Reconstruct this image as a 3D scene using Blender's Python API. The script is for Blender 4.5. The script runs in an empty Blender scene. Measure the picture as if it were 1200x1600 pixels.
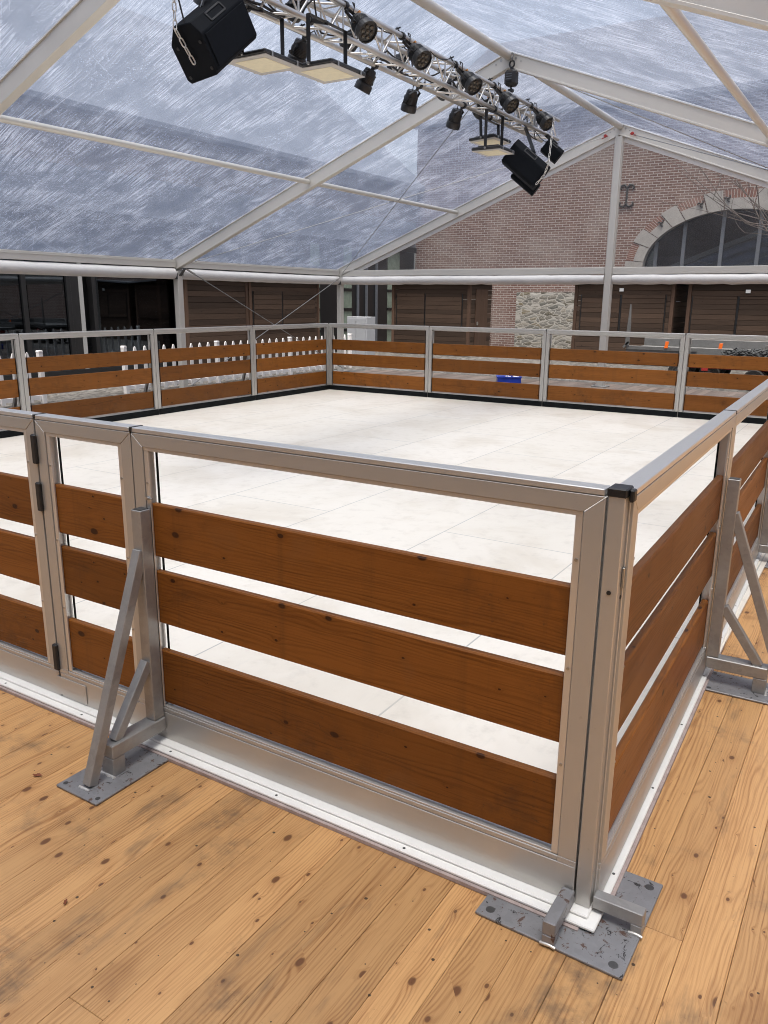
import bpy, bmesh, math, random
from mathutils import Vector, Matrix
random.seed(11)
S = bpy.context.scene
COL = S.collection
PI = math.pi
rnd = random.uniform

# ------------------------------------------------------------------ node helpers
class NT:
    def __init__(s, name):
        s.m = bpy.data.materials.new(name); s.m.use_nodes = True
        s.t = s.m.node_tree; s.n = s.t.nodes
        s.b = s.n['Principled BSDF']; s.o = s.n['Material Output']
    def nd(s, typ, **kw):
        x = s.n.new(typ)
        for k, v in kw.items(): setattr(x, k, v)
        return x
    def put(s, sock, v):
        if hasattr(v, 'is_output') or isinstance(v, bpy.types.NodeSocket): s.t.links.new(v, sock)
        else: sock.default_value = v
    def math(s, op, a, b=None, c=None, clamp=False):
        x = s.nd('ShaderNodeMath', operation=op, use_clamp=clamp)
        s.put(x.inputs[0], a)
        if b is not None: s.put(x.inputs[1], b)
        if c is not None: s.put(x.inputs[2], c)
        return x.outputs[0]
    def smooth(s, v, lo, hi):
        x = s.nd('ShaderNodeMapRange', interpolation_type='SMOOTHSTEP')
        s.put(x.inputs['Value'], v); s.put(x.inputs['From Min'], lo); s.put(x.inputs['From Max'], hi)
        return x.outputs[0]
    def mix(s, f, a, b, blend='MIX'):
        x = s.nd('ShaderNodeMix', data_type='RGBA', blend_type=blend)
        s.put(x.inputs[0], f)
        for i, v in ((6, a), (7, b)):
            if isinstance(v, tuple) and len(v) == 3: v = (*v, 1)
            s.put(x.inputs[i], v)
        return x.outputs[2]
    def comb(s, x, y, z=0.0):
        c = s.nd('ShaderNodeCombineXYZ')
        s.put(c.inputs[0], x); s.put(c.inputs[1], y); s.put(c.inputs[2], z)
        return c.outputs[0]
    def uv(s):
        u = s.nd('ShaderNodeUVMap'); u.uv_map = 'UVMap'
        p = s.nd('ShaderNodeSeparateXYZ'); s.t.links.new(u.outputs[0], p.inputs[0])
        return p.outputs[0], p.outputs[1]
    def obj(s):
        return s.nd('ShaderNodeTexCoord').outputs['Object']
    def noise(s, vec, scale=1.0, detail=3.0, rough=.5, dist=0.0):
        x = s.nd('ShaderNodeTexNoise')
        s.put(x.inputs['Vector'], vec); s.put(x.inputs['Scale'], scale)
        s.put(x.inputs['Detail'], detail); s.put(x.inputs['Roughness'], rough); s.put(x.inputs['Distortion'], dist)
        return x.outputs[0]
    def vor(s, vec, scale=1.0, feature='F1', rand=1.0):
        x = s.nd('ShaderNodeTexVoronoi', feature=feature)
        s.put(x.inputs['Vector'], vec); s.put(x.inputs['Scale'], scale); s.put(x.inputs['Randomness'], rand)
        return x
    def ramp(s, f, stops):
        x = s.nd('ShaderNodeValToRGB'); s.put(x.inputs[0], f)
        e = x.color_ramp.elements
        while len(e) < len(stops): e.new(0.5)
        for k, (p, c) in enumerate(stops):
            e[k].position = p; e[k].color = (*c, 1) if len(c) == 3 else c
        return x.outputs[0]
    def island(s):
        return s.nd('ShaderNodeNewGeometry').outputs['Random Per Island']
    def orand(s):
        return s.nd('ShaderNodeObjectInfo').outputs['Random']
    def bump(s, h, strength=.3, dist=.01):
        x = s.nd('ShaderNodeBump'); s.put(x.inputs['Height'], h)
        x.inputs['Strength'].default_value = strength; x.inputs['Distance'].default_value = dist
        s.t.links.new(x.outputs[0], s.b.inputs['Normal'])
    def fin(s, col=None, rough=None, metal=None, spec=None):
        if col is not None:
            if isinstance(col, tuple) and len(col) == 3: col = (*col, 1)
            s.put(s.b.inputs['Base Color'], col)
        if rough is not None: s.put(s.b.inputs['Roughness'], rough)
        if metal is not None: s.put(s.b.inputs['Metallic'], metal)
        if spec is not None: s.put(s.b.inputs['Specular IOR Level'], spec)
        return s.m

def plain(name, col, rough=.5, metal=0., var=.12, scale=9., spec=.5, bump=0.):
    t = NT(name); o = t.obj()
    n = t.noise(o, scale, 5., .6)
    n2 = t.noise(o, scale * 7, 3., .6)
    f = t.math('ADD', t.math('MULTIPLY', n, .7), t.math('MULTIPLY', n2, .3))
    lo = tuple(c * (1 - var) for c in col); hi = tuple(min(1, c * (1 + var)) for c in col)
    c = t.ramp(f, [(.3, lo), (.7, hi)])
    r = t.math('ADD', rough - .06, t.math('MULTIPLY', n2, .12))
    if bump: t.bump(n2, bump, .002)
    return t.fin(c, r, metal, spec)

def wood(name, early, late, knot, knotfreq=.55, rough=.45, tone=.18, stain=.0, stain_col=(.06, .05, .04), spots=.0, line=90., linestr=.8, spec=.5, grey=None):
    t = NT(name); u, v = t.uv()
    r = t.math('FRACT', t.math('ADD', t.island(), t.orand()))
    u = t.math('ADD', u, t.math('MULTIPLY', r, 17.3)); v = t.math('ADD', v, t.math('MULTIPLY', r, 5.71))
    warp = t.noise(t.comb(t.math('MULTIPLY', u, .75), t.math('MULTIPLY', v, 6.)), 1., 3., .55)
    warp2 = t.noise(t.comb(t.math('MULTIPLY', u, 4.), t.math('MULTIPLY', v, 20.)), 1., 2., .5)
    # knots
    k = t.vor(t.comb(t.math('MULTIPLY', u, 4.3), t.math('MULTIPLY', v, 10.5)))
    sep = t.nd('ShaderNodeSeparateXYZ'); t.t.links.new(k.outputs['Position'], sep.inputs[0])
    du = t.math('SUBTRACT', u, t.math('DIVIDE', sep.outputs[0], 4.3))
    dv = t.math('SUBTRACT', v, t.math('DIVIDE', sep.outputs[1], 10.5))
    wob = t.math('MULTIPLY', t.math('SUBTRACT', warp2, .5), .012)
    rr = t.math('ADD', t.math('SQRT', t.math('ADD', t.math('POWER', t.math('MULTIPLY', du, .62), 2.), t.math('POWER', dv, 2.))), wob)
    rr = t.math('MAXIMUM', rr, .0005)
    cs = t.nd('ShaderNodeSeparateColor'); t.t.links.new(k.outputs['Color'], cs.inputs[0])
    sel = t.math('LESS_THAN', cs.outputs[0], knotfreq)
    size = t.math('ADD', .002, t.math('MULTIPLY', t.math('POWER', cs.outputs[1], 2.8), .0095))
    kd = t.math('DIVIDE', rr, size)
    kcore = t.math('MULTIPLY', sel, t.smooth(kd, 1.25, .7))
    khalo = t.math('MULTIPLY', sel, t.math('EXPONENT', t.math('MULTIPLY', kd, -.55)))
    # grain
    g = t.math('ADD', t.math('MULTIPLY', v, line * 6.4), t.math('MULTIPLY', warp, 74.))
    g = t.math('ADD', g, t.math('MULTIPLY', khalo, 13.))
    g = t.math('ADD', g, t.math('MULTIPLY', warp2, 4.2))
    li = t.math('POWER', t.math('ADD', .5, t.math('MULTIPLY', t.math('SINE', g), .5)), 1.8)
    amp = t.noise(t.comb(t.math('MULTIPLY', u, .7), t.math('MULTIPLY', v, 16.)), 1., 2., .5)
    li = t.math('MULTIPLY', li, t.smooth(amp, .25, .7))
    fib = t.noise(t.comb(t.math('MULTIPLY', u, 9.), t.math('MULTIPLY', v, 420.)), 1., 3., .6)
    broad = t.noise(t.comb(t.math('MULTIPLY', u, 1.3), t.math('MULTIPLY', v, 11.)), 1., 3., .55)
    f = t.math('ADD', t.math('MULTIPLY', li, linestr * .62), t.math('MULTIPLY', t.math('SUBTRACT', fib, .46), .9))
    f = t.math('ADD', f, t.math('MULTIPLY', t.math('SUBTRACT', broad, .5), .9), clamp=True)
    st_ = t.noise(t.comb(t.math('MULTIPLY', u, 2.2), t.math('MULTIPLY', v, 150.)), 1., 4., .65)
    f = t.math('ADD', f, t.math('MULTIPLY', t.smooth(st_, .54, .66), .38), clamp=True)
    c = t.mix(f, early, late)
    tn = t.math('ADD', 1 - tone, t.math('MULTIPLY', t.math('FRACT', t.math('MULTIPLY', r, 7.13)), 2 * tone))
    tc = t.nd('ShaderNodeCombineColor')
    for i, e in enumerate((.0, .0, .0)): t.put(tc.inputs[i], tn)
    c = t.mix(1., c, tc.outputs[0], 'MULTIPLY')
    c = t.mix(t.math('MULTIPLY', khalo, .55), c, late)
    c = t.mix(t.math('MULTIPLY', kcore, .9), c, knot)
    o = t.obj()
    if stain:
        b1 = t.noise(o, 2.3, 5., .62, .4); b2 = t.noise(o, 14., 4., .65)
        sm = t.math('MULTIPLY', t.smooth(b1, .50, .70), t.smooth(b2, .36, .66))
        c = t.mix(t.math('MULTIPLY', sm, stain), c, stain_col)
        so = t.nd('ShaderNodeSeparateXYZ'); t.t.links.new(o, so.inputs[0])
        b4 = t.noise(t.comb(t.math('MULTIPLY', so.outputs[0], 9.), t.math('MULTIPLY', so.outputs[1], 2.2)), 1., 5., .7, .3)
        c = t.mix(t.math('MULTIPLY', t.smooth(b4, .54, .74), stain * .75), c, stain_col)
        b5 = t.noise(o, 55., 4., .75)
        c = t.mix(t.math('MULTIPLY', t.math('MULTIPLY', t.smooth(b5, .60, .72), t.smooth(b1, .42, .62)), stain * .8), c, (.05, .03, .018))
        b3 = t.noise(o, 3.1, 3., .5)
        c = t.mix(t.math('MULTIPLY', t.smooth(b3, .62, .7), stain * .5), c, (.20, .085, .028))
    if spots:
        s2 = t.vor(o, 12.); s2.voronoi_dimensions = '2D'
        c2 = t.nd('ShaderNodeSeparateColor'); t.t.links.new(s2.outputs['Color'], c2.inputs[0])
        big = t.math('ADD', .006, t.math('MULTIPLY', t.math('POWER', c2.outputs[1], 3.), .055))
        sp = t.math('MULTIPLY', t.math('LESS_THAN', c2.outputs[0], .62), t.math('LESS_THAN', t.math('ADD', s2.outputs['Distance'], t.math('MULTIPLY', t.noise(o, 90., 2.), .03)), t.math('ADD', big, .012)))
        c = t.mix(t.math('MULTIPLY', sp, spots), c, (.022, .013, .008))
        lt = t.noise(o, 34., 4., .7); lt2 = t.noise(o, 1.9, 2.)
        c = t.mix(t.math('MULTIPLY', t.math('MULTIPLY', t.smooth(lt, .66, .74), t.smooth(lt2, .55, .66)), .5), c, (.62, .52, .42))
    if grey: c = t.mix(t.math('MULTIPLY', t.smooth(t.noise(o, 3.0, 4., .6), .3, .7), .75), c, grey)
    rg = t.math('ADD', rough, t.math('MULTIPLY', t.math('SUBTRACT', broad, .5), .25))
    t.bump(t.math('SUBTRACT', t.math('MULTIPLY', fib, .4), t.math('MULTIPLY', li, .6)), .22, .002)
    return t.fin(c, rg, 0., spec)

def aluminium(name, col, rough=.38, metal=1., brush=True):
    t = NT(name); u, v = t.uv(); o = t.obj()
    br = t.noise(t.comb(t.math('MULTIPLY', u, 3.), t.math('MULTIPLY', v, 240.)), 1., 3., .6)
    big = t.noise(o, 3.5, 4., .6); sm = t.noise(o, 60., 3., .6)
    c = t.mix(t.math('MULTIPLY', big, .35), col, tuple(x * .8 for x in col))
    c = t.mix(t.math('MULTIPLY', t.smooth(sm, .64, .76), .22), c, tuple(x * .5 for x in col))
    r = t.math('ADD', rough - .08, t.math('ADD', t.math('MULTIPLY', br, .08), t.math('MULTIPLY', big, .10)))
    return t.fin(c, r, metal)

def galvanised(name, col, rough=.5, metal=.85, rust=0.):
    t = NT(name); o = t.obj()
    k = t.vor(o, 55.); cs = t.nd('ShaderNodeSeparateColor'); t.t.links.new(k.outputs['Color'], cs.inputs[0])
    big = t.noise(o, 7., 5., .65); fine = t.noise(o, 90., 3., .6)
    f = t.math('ADD', t.math('MULTIPLY', cs.outputs[0], .12), t.math('MULTIPLY', big, .88))
    c = t.ramp(f, [(.25, tuple(x * .78 for x in col)), (.5, col), (.8, tuple(min(1, x * 1.18) for x in col))])
    met = metal
    if rust:
        m = t.smooth(t.noise(o, 24., 6., .7, .6), .585, .63)
        m2 = t.smooth(t.noise(o, 15., 6., .75, 1.5), .60, .625)
        c = t.mix(t.math('MULTIPLY', m, rust), c, (.075, .03, .014))
        c = t.mix(t.math('MULTIPLY', m2, rust), c, (.016, .014, .014))
        met = t.math('MULTIPLY', t.math('SUBTRACT', 1., m), metal)
    r = t.math('ADD', rough - .1, t.math('MULTIPLY', fine, .2))
    t.bump(fine, .12, .001)
    return t.fin(c, r, met)

M = {}
M['alu'] = aluminium('anodised_aluminium', (.525, .51, .48), .34, .55)
M['alu_lip'] = aluminium('bare_aluminium', (.70, .69, .67), .32, .7)
M['tent_alu'] = aluminium('tent_aluminium', (.66, .635, .585), .42, .35)
M['truss_alu'] = aluminium('truss_aluminium', (.66, .64, .61), .36, .95)
M['galv'] = galvanised('galvanised_steel', (.36, .355, .345), .48, .6)
M['plate'] = galvanised('grey_plate_steel', (.26, .26, .27), .48, .4, rust=.9)
M['weld'] = plain('bright_weld', (.7, .68, .64), .4, .7, .3, 60.)
M['steel_dark'] = plain('dark_steel', (.10, .10, .10), .45, .6, .3)
M['screw'] = plain('screw_steel', (.45, .44, .42), .35, .9, .2, 30.)
M['black'] = plain('black_plastic', (.012, .012, .013), .45, 0., .4)
M['black_metal'] = plain('black_painted_metal', (.014, .0145, .016), .38, 0., .35, 14.)
M['speaker_black'] = plain('speaker_paint', (.0045, .006, .009), .65, 0., .3, 40., .12, bump=.3)
M['rubber'] = plain('black_kick_strip', (.005, .007, .008), .6, 0., .4, 5., .15)
M['cable'] = plain('black_cable', (.01, .01, .011), .5, 0., .2)
M['wire'] = plain('steel_wire', (.30, .30, .30), .4, .8, .2)
M['pvc_white'] = plain('white_pvc', (.68, .665, .645), .4, 0., .07, 2.2)
M['endwall_blocker'] = plain('light_blocker_grey', (.16, .155, .15), .6, 0., .08, 2.)  # dark surface of the added end wall that blocks light
M['edge_white'] = plain('white_edging', (.80, .79, .76), .38, 0., .06, 6.)
M['edge_felt'] = plain('pinkish_felt', (.36, .29, .27), .9, 0., .25, 25.)
M['picket'] = plain('picket_white', (.80, .775, .76), .45, 0., .05, 3.)
M['led'] = plain('led_phosphor', (.82, .75, .54), .35, 0., .10, 16.)
M['lamp_glass_frame'] = plain('floodlight_glass_frame', (.52, .50, .47), .3, .1, .05)
M['lens'] = plain('par_lens', (.085, .072, .055), .14, .3, .5, 60.)
M['brass'] = plain('copper_knob', (.55, .25, .08), .35, .8, .1)
M['red'] = plain('red_paint', (.36, .03, .025), .4, 0., .25)
M['orange'] = plain('orange_reflector', (.85, .16, .02), .35, 0., .1)
M['blue'] = plain('blue_plastic', (.012, .05, .42), .35, 0., .15)
M['tyre'] = plain('tyre_rubber', (.018, .017, .016), .8, 0., .3)
M['trailer'] = galvanised('trailer_steel', (.19, .19, .188), .5, .6)
M['grey_box'] = plain('pale_cabinet', (.30, .31, .33), .45, 0., .05, 4.)
M['paper'] = plain('white_label', (.8, .8, .78), .6, 0., .05)
M['limestone'] = plain('grey_limestone', (.28, .265, .25), .85, 0., .16, 4., .3, bump=.4)
M['iron'] = plain('wrought_iron', (.03, .027, .026), .6, .3, .3)
M['frame_grey'] = plain('window_frame_grey', (.10, .108, .125), .45, 0., .1)
M['frame_dark'] = plain('facade_frame_black', (.010, .010, .011), .4, 0., .3)
M['mullion'] = plain('facade_mullion_grey', (.36, .36, .355), .45, .3, .08)
M['roof_slate'] = plain('pale_wet_slate', (.155, .168, .19), .4, 0., .25, 1.2)
M['storey'] = plain('brown_grey_render', (.15, .125, .115), .85, 0., .35, .35)
M['slate'] = plain('zinc_cladding', (.13, .135, .15), .6, .1, .2, 2.)
M['interior'] = plain('dark_interior', (.03, .028, .026), .8, 0., .5, 1.)
M['bark'] = plain('twig_bark', (.075, .058, .05), .85, 0., .3, 14.)
M['leaf'] = plain('dry_leaf', (.20, .055, .02), .7, 0., .3, 50.)
M['net'] = plain('black_netting', (.03, .032, .034), .8, 0., .7, 30.)
M['pine'] = wood('pine_boards', (.535, .302, .126), (.235, .096, .029), (.12, .048, .02), .85, .42, .15, .72, (.075, .056, .042), .9, 82., .95)
M['weathered'] = wood('weathered_boards', (.22, .175, .145), (.12, .09, .075), (.04, .03, .025), .4, .7, .28, .4, (.06, .05, .045), .0, 80., .6, .3)
M['stained'] = wood('stained_planks', (.225, .080, .0150), (.100, .031, .0048), (.030, .010, .004), .55, .45, .28, .6, (.085, .036, .014), .0, 75., .8, .2)
M['chalet'] = wood('chalet_boards', (.056, .035, .024), (.026, .016, .011), (.02, .012, .008), .4, .75, .35, .0, line=70., spec=.25)
M['chalet_trim'] = wood('chalet_trim_wood', (.085, .050, .034), (.045, .026, .017), (.02, .012, .008), .3, .75, .2, .0, line=70., spec=.25)

def mk_ice():
    t = NT('white_rink_panels'); o = t.obj()
    s = t.nd('ShaderNodeSeparateXYZ'); t.t.links.new(o, s.inputs[0])
    b = t.nd('ShaderNodeTexBrick'); b.offset = .5; b.squash = 1.
    t.put(b.inputs['Vector'], t.comb(s.outputs[1], s.outputs[0]))
    for k, v in (('Scale', 1.), ('Mortar Size', .0055), ('Mortar Smooth', .5), ('Bias', 0.), ('Brick Width', 2.0), ('Row Height', .985)): b.inputs[k].default_value = v
    b.inputs['Color1'].default_value = (.83, .785, .705, 1); b.inputs['Color2'].default_value = (.785, .74, .655, 1); b.inputs['Mortar'].default_value = (.47, .47, .44, 1)
    n1 = t.noise(o, 1.3, 5., .6, .5); n2 = t.noise(o, 9., 5., .65); n3 = t.noise(t.comb(t.math('MULTIPLY', s.outputs[0], 30.), t.math('MULTIPLY', s.outputs[1], 5.)), 1., 4., .6)
    c = t.mix(t.math('MULTIPLY', t.smooth(n1, .44, .70), .5), b.outputs[0], (.62, .555, .45))
    c = t.mix(t.math('MULTIPLY', t.smooth(n2, .50, .74), .32), c, (.52, .48, .41))
    c = t.mix(t.math('MULTIPLY', t.smooth(n3, .55, .8), .2), c, (.58, .57, .53))
    t.bump(n3, .05, .001)
    return t.fin(c, t.math('ADD', .34, t.math('MULTIPLY', n2, .2)), 0.)
M['ice'] = mk_ice()

def mk_brick(name, c1, c2, mortar, w=.235, h=.0725, ms=.0095):
    t = NT(name); u, v = t.uv()
    b = t.nd('ShaderNodeTexBrick'); b.offset = .5
    t.put(b.inputs['Vector'], t.comb(u, v))
    for k, q in (('Scale', 1.), ('Mortar Size', ms), ('Mortar Smooth', .25), ('Bias', 0.), ('Brick Width', w), ('Row Height', h)): b.inputs[k].default_value = q
    b.inputs['Color1'].default_value = (*c1, 1); b.inputs['Color2'].default_value = (*c2, 1); b.inputs['Mortar'].default_value = (*mortar, 1)
    vec = t.comb(u, v)
    n = t.noise(vec, .55, 4., .6); n2 = t.noise(vec, 26., 3., .6); n3 = t.noise(vec, 3.2, 3., .6)
    c = t.mix(t.math('MULTIPLY', t.smooth(n2, .4, .7), .3), b.outputs[0], tuple(x * .55 for x in c1))
    c = t.mix(t.math('MULTIPLY', t.smooth(n, .42, .7), .28), c, mortar)
    c = t.mix(t.math('MULTIPLY', t.smooth(n3, .5, .75), .3), c, tuple(x * .6 for x in c2))
    t.bump(b.outputs[1], -.6, .008)
    return t.fin(c, .88, 0., .2)
M['brick'] = mk_brick('red_brick', (.120, .066, .056), (.174, .106, .090), (.35, .32, .295))
M['brick_bright'] = mk_brick('arch_brick', (.15, .072, .058), (.20, .10, .08), (.33, .29, .26), w=.075, h=.5)

def mk_rubble():
    t = NT('rubble_stone'); u, v = t.uv()
    w = t.noise(t.comb(u, v), 2.4, 3., .6)
    vec = t.comb(t.math('ADD', t.math('MULTIPLY', u, 4.0), t.math('MULTIPLY', w, 1.6)), t.math('ADD', t.math('MULTIPLY', v, 10.5), t.math('MULTIPLY', w, 2.2)))
    k = t.vor(vec, 1.); e = t.vor(vec, 1., 'DISTANCE_TO_EDGE')
    cs = t.nd('ShaderNodeSeparateColor'); t.t.links.new(k.outputs['Color'], cs.inputs[0])
    c = t.ramp(cs.outputs[0], [(0., (.09, .08, .06)), (.3, (.18, .168, .15)), (.55, (.10, .098, .088)), (.75, (.28, .27, .245)), (.9, (.15, .125, .085)), (1., (.36, .345, .32))])
    n = t.noise(t.comb(u, v), 22., 5., .65)
    c = t.mix(t.math('MULTIPLY', t.smooth(n, .45, .75), .5), c, (.34, .32, .285))
    c = t.mix(t.smooth(t.math('SUBTRACT', e.outputs[0], t.math('MULTIPLY', n, .06)), .05, .0), c, (.33, .31, .28))
    t.bump(t.math('MULTIPLY', e.outputs[0], 1.), .6, .03)
    return t.fin(c, .9, 0., .2)
M['rubble'] = mk_rubble()

def mk_cobble():
    t = NT('cobbles'); o = t.obj()
    e = t.vor(o, 6.5, 'DISTANCE_TO_EDGE', .55); k = t.vor(o, 6.5, 'F1', .55)
    cs = t.nd('ShaderNodeSeparateColor'); t.t.links.new(k.outputs['Color'], cs.inputs[0])
    n = t.noise(o, .6, 4., .6)
    c = t.ramp(cs.outputs[0], [(0., (.085, .08, .072)), (.5, (.135, .126, .115)), (1., (.18, .168, .155))])
    c = t.mix(t.smooth(e.outputs[0], .09, .02), c, (.045, .041, .037))
    c = t.mix(t.math('MULTIPLY', t.smooth(n, .4, .7), .35), c, (.08, .073, .066))
    t.bump(t.smooth(e.outputs[0], 0., .2), .8, .02)
    return t.fin(c, .6, 0., .4)
M['cobble'] = mk_cobble()

def mk_glass(name, tint, body, gl=.12):
    t = NT(name); t.n.remove(t.b)
    tr = t.nd('ShaderNodeBsdfTransparent'); tr.inputs[0].default_value = (*tint, 1)
    g = t.nd('ShaderNodeBsdfGlossy'); g.inputs['Roughness'].default_value = .015; g.inputs[0].default_value = (.72, .82, .95, 1)
    o = t.obj(); bn = t.nd('ShaderNodeBump'); bn.inputs['Strength'].default_value = .04; bn.inputs['Distance'].default_value = .05
    t.put(bn.inputs['Height'], t.noise(o, .8, 1.)); t.t.links.new(bn.outputs[0], g.inputs['Normal'])
    fr = t.nd('ShaderNodeFresnel'); fr.inputs[0].default_value = 1.5
    m = t.nd('ShaderNodeMixShader')
    t.put(m.inputs[0], t.math('ADD', t.math('MULTIPLY', fr.outputs[0], 1.6), gl, clamp=True))
    t.t.links.new(tr.outputs[0], m.inputs[1]); t.t.links.new(g.outputs[0], m.inputs[2])
    t.t.links.new(m.outputs[0], t.o.inputs[0])
    return t.m
M['glass'] = mk_glass('dark_facade_glass', (.28, .30, .30), None, .03)
M['glass_arch'] = mk_glass('arch_window_glass', (.17, .21, .30), None, .10)
M['glass_green'] = plain('pale_green_glass', (.16, .20, .165), .12, 0., .45, .9)

def mk_pvc(name, dark, light, milk_lo, milk_hi, streak=True):
    """Clear PVC sheet wet with rain: part clear film, part white scattering droplets run into streaks down the slope."""
    t = NT(name); t.n.remove(t.b); u, v = t.uv()
    vec = t.comb(u, v)
    if streak:
        wv = t.math('ADD', v, t.math('MULTIPLY', t.noise(vec, .7, 2., .5), .22))
        s1 = t.noise(t.comb(t.math('MULTIPLY', u, .9), t.math('MULTIPLY', wv, 34.)), 1., 6., .74)
        s2 = t.noise(t.comb(t.math('MULTIPLY', u, 2.6), t.math('MULTIPLY', wv, 120.)), 1., 4., .7)
        big = t.noise(vec, .75, 4., .6); mid = t.noise(vec, 3.2, 4., .65, .5); drop = t.noise(vec, 41., 5., .8, 1.2)
        a = t.math('ADD', t.math('MULTIPLY', t.smooth(s1, .40, .62), .50), t.math('MULTIPLY', t.smooth(s2, .46, .62), .55))
        patch = t.noise(vec, .95, 4., .6, .6)
        a = t.math('MULTIPLY', a, t.math('ADD', .28, t.math('MULTIPLY', t.smooth(mid, .34, .62), .55)))
        a = t.math('MULTIPLY', a, t.math('ADD', .45, t.math('MULTIPLY', t.smooth(patch, .36, .62), .85)))
        a = t.math('ADD', a, t.math('MULTIPLY', t.math('MULTIPLY', t.smooth(drop, .56, .63), t.smooth(big, .38, .58)), .75))
        # straight scuff lines in other directions
        for ang, fr, th in ((.5, 3., .70), (-.75, 2.3, .71), (1.1, 2.0, .715)):
            ca, sa = math.cos(ang), math.sin(ang)
            uu = t.math('ADD', t.math('MULTIPLY', u, ca), t.math('MULTIPLY', v, sa))
            vv = t.math('SUBTRACT', t.math('MULTIPLY', v, ca), t.math('MULTIPLY', u, sa))
            ln = t.noise(t.comb(t.math('MULTIPLY', uu, .45), t.math('MULTIPLY', vv, 26. * fr)), 1., 1., .5)
            a = t.math('ADD', a, t.math('MULTIPLY', t.smooth(ln, th, th + .05), .22))
        a = t.math('ADD', a, t.math('MULTIPLY', t.math('SUBTRACT', big, .5), .15), clamp=True)
    else:
        a = t.math('MULTIPLY', t.smooth(t.noise(vec, 1.2, 4., .6), .4, .8), .5)
    def film(tint, scat, k):
        tr = t.nd('ShaderNodeBsdfTransparent'); tr.inputs[0].default_value = (*tint, 1)
        df = t.nd('ShaderNodeBsdfTranslucent'); df.inputs[0].default_value = (*scat, 1)
        d2 = t.nd('ShaderNodeBsdfDiffuse'); d2.inputs[0].default_value = (*scat, 1)
        dm = t.nd('ShaderNodeMixShader'); dm.inputs[0].default_value = .3
        t.t.links.new(df.outputs[0], dm.inputs[1]); t.t.links.new(d2.outputs[0], dm.inputs[2])
        m = t.nd('ShaderNodeMixShader'); m.inputs[0].default_value = k
        t.t.links.new(tr.outputs[0], m.inputs[1]); t.t.links.new(dm.outputs[0], m.inputs[2]); return m
    m = t.nd('ShaderNodeMixShader'); t.put(m.inputs[0], a)
    fa = film(dark[0], dark[1], milk_lo); fb = film(light[0], light[1], milk_hi)
    t.t.links.new(fa.outputs[0], m.inputs[1]); t.t.links.new(fb.outputs[0], m.inputs[2])
    g = t.nd('ShaderNodeBsdfGlossy'); g.inputs['Roughness'].default_value = .22
    m2 = t.nd('ShaderNodeMixShader'); m2.inputs[0].default_value = .05
    t.t.links.new(m.outputs[0], m2.inputs[1]); t.t.links.new(g.outputs[0], m2.inputs[2])
    t.t.links.new(m2.outputs[0], t.o.inputs[0])
    return t.m
M['pvc_roof'] = mk_pvc('wet_clear_roof_pvc', ((.74, .77, .82), (.085, .108, .165)), ((.96, .97, .99), (.40, .44, .545)), .55, .60)
M['pvc_gable'] = mk_pvc('clear_gable_pvc', ((.88, .88, .88), (.34, .34, .35)), ((.84, .84, .85), (.40, .40, .41)), .10, .26, False)

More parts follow.
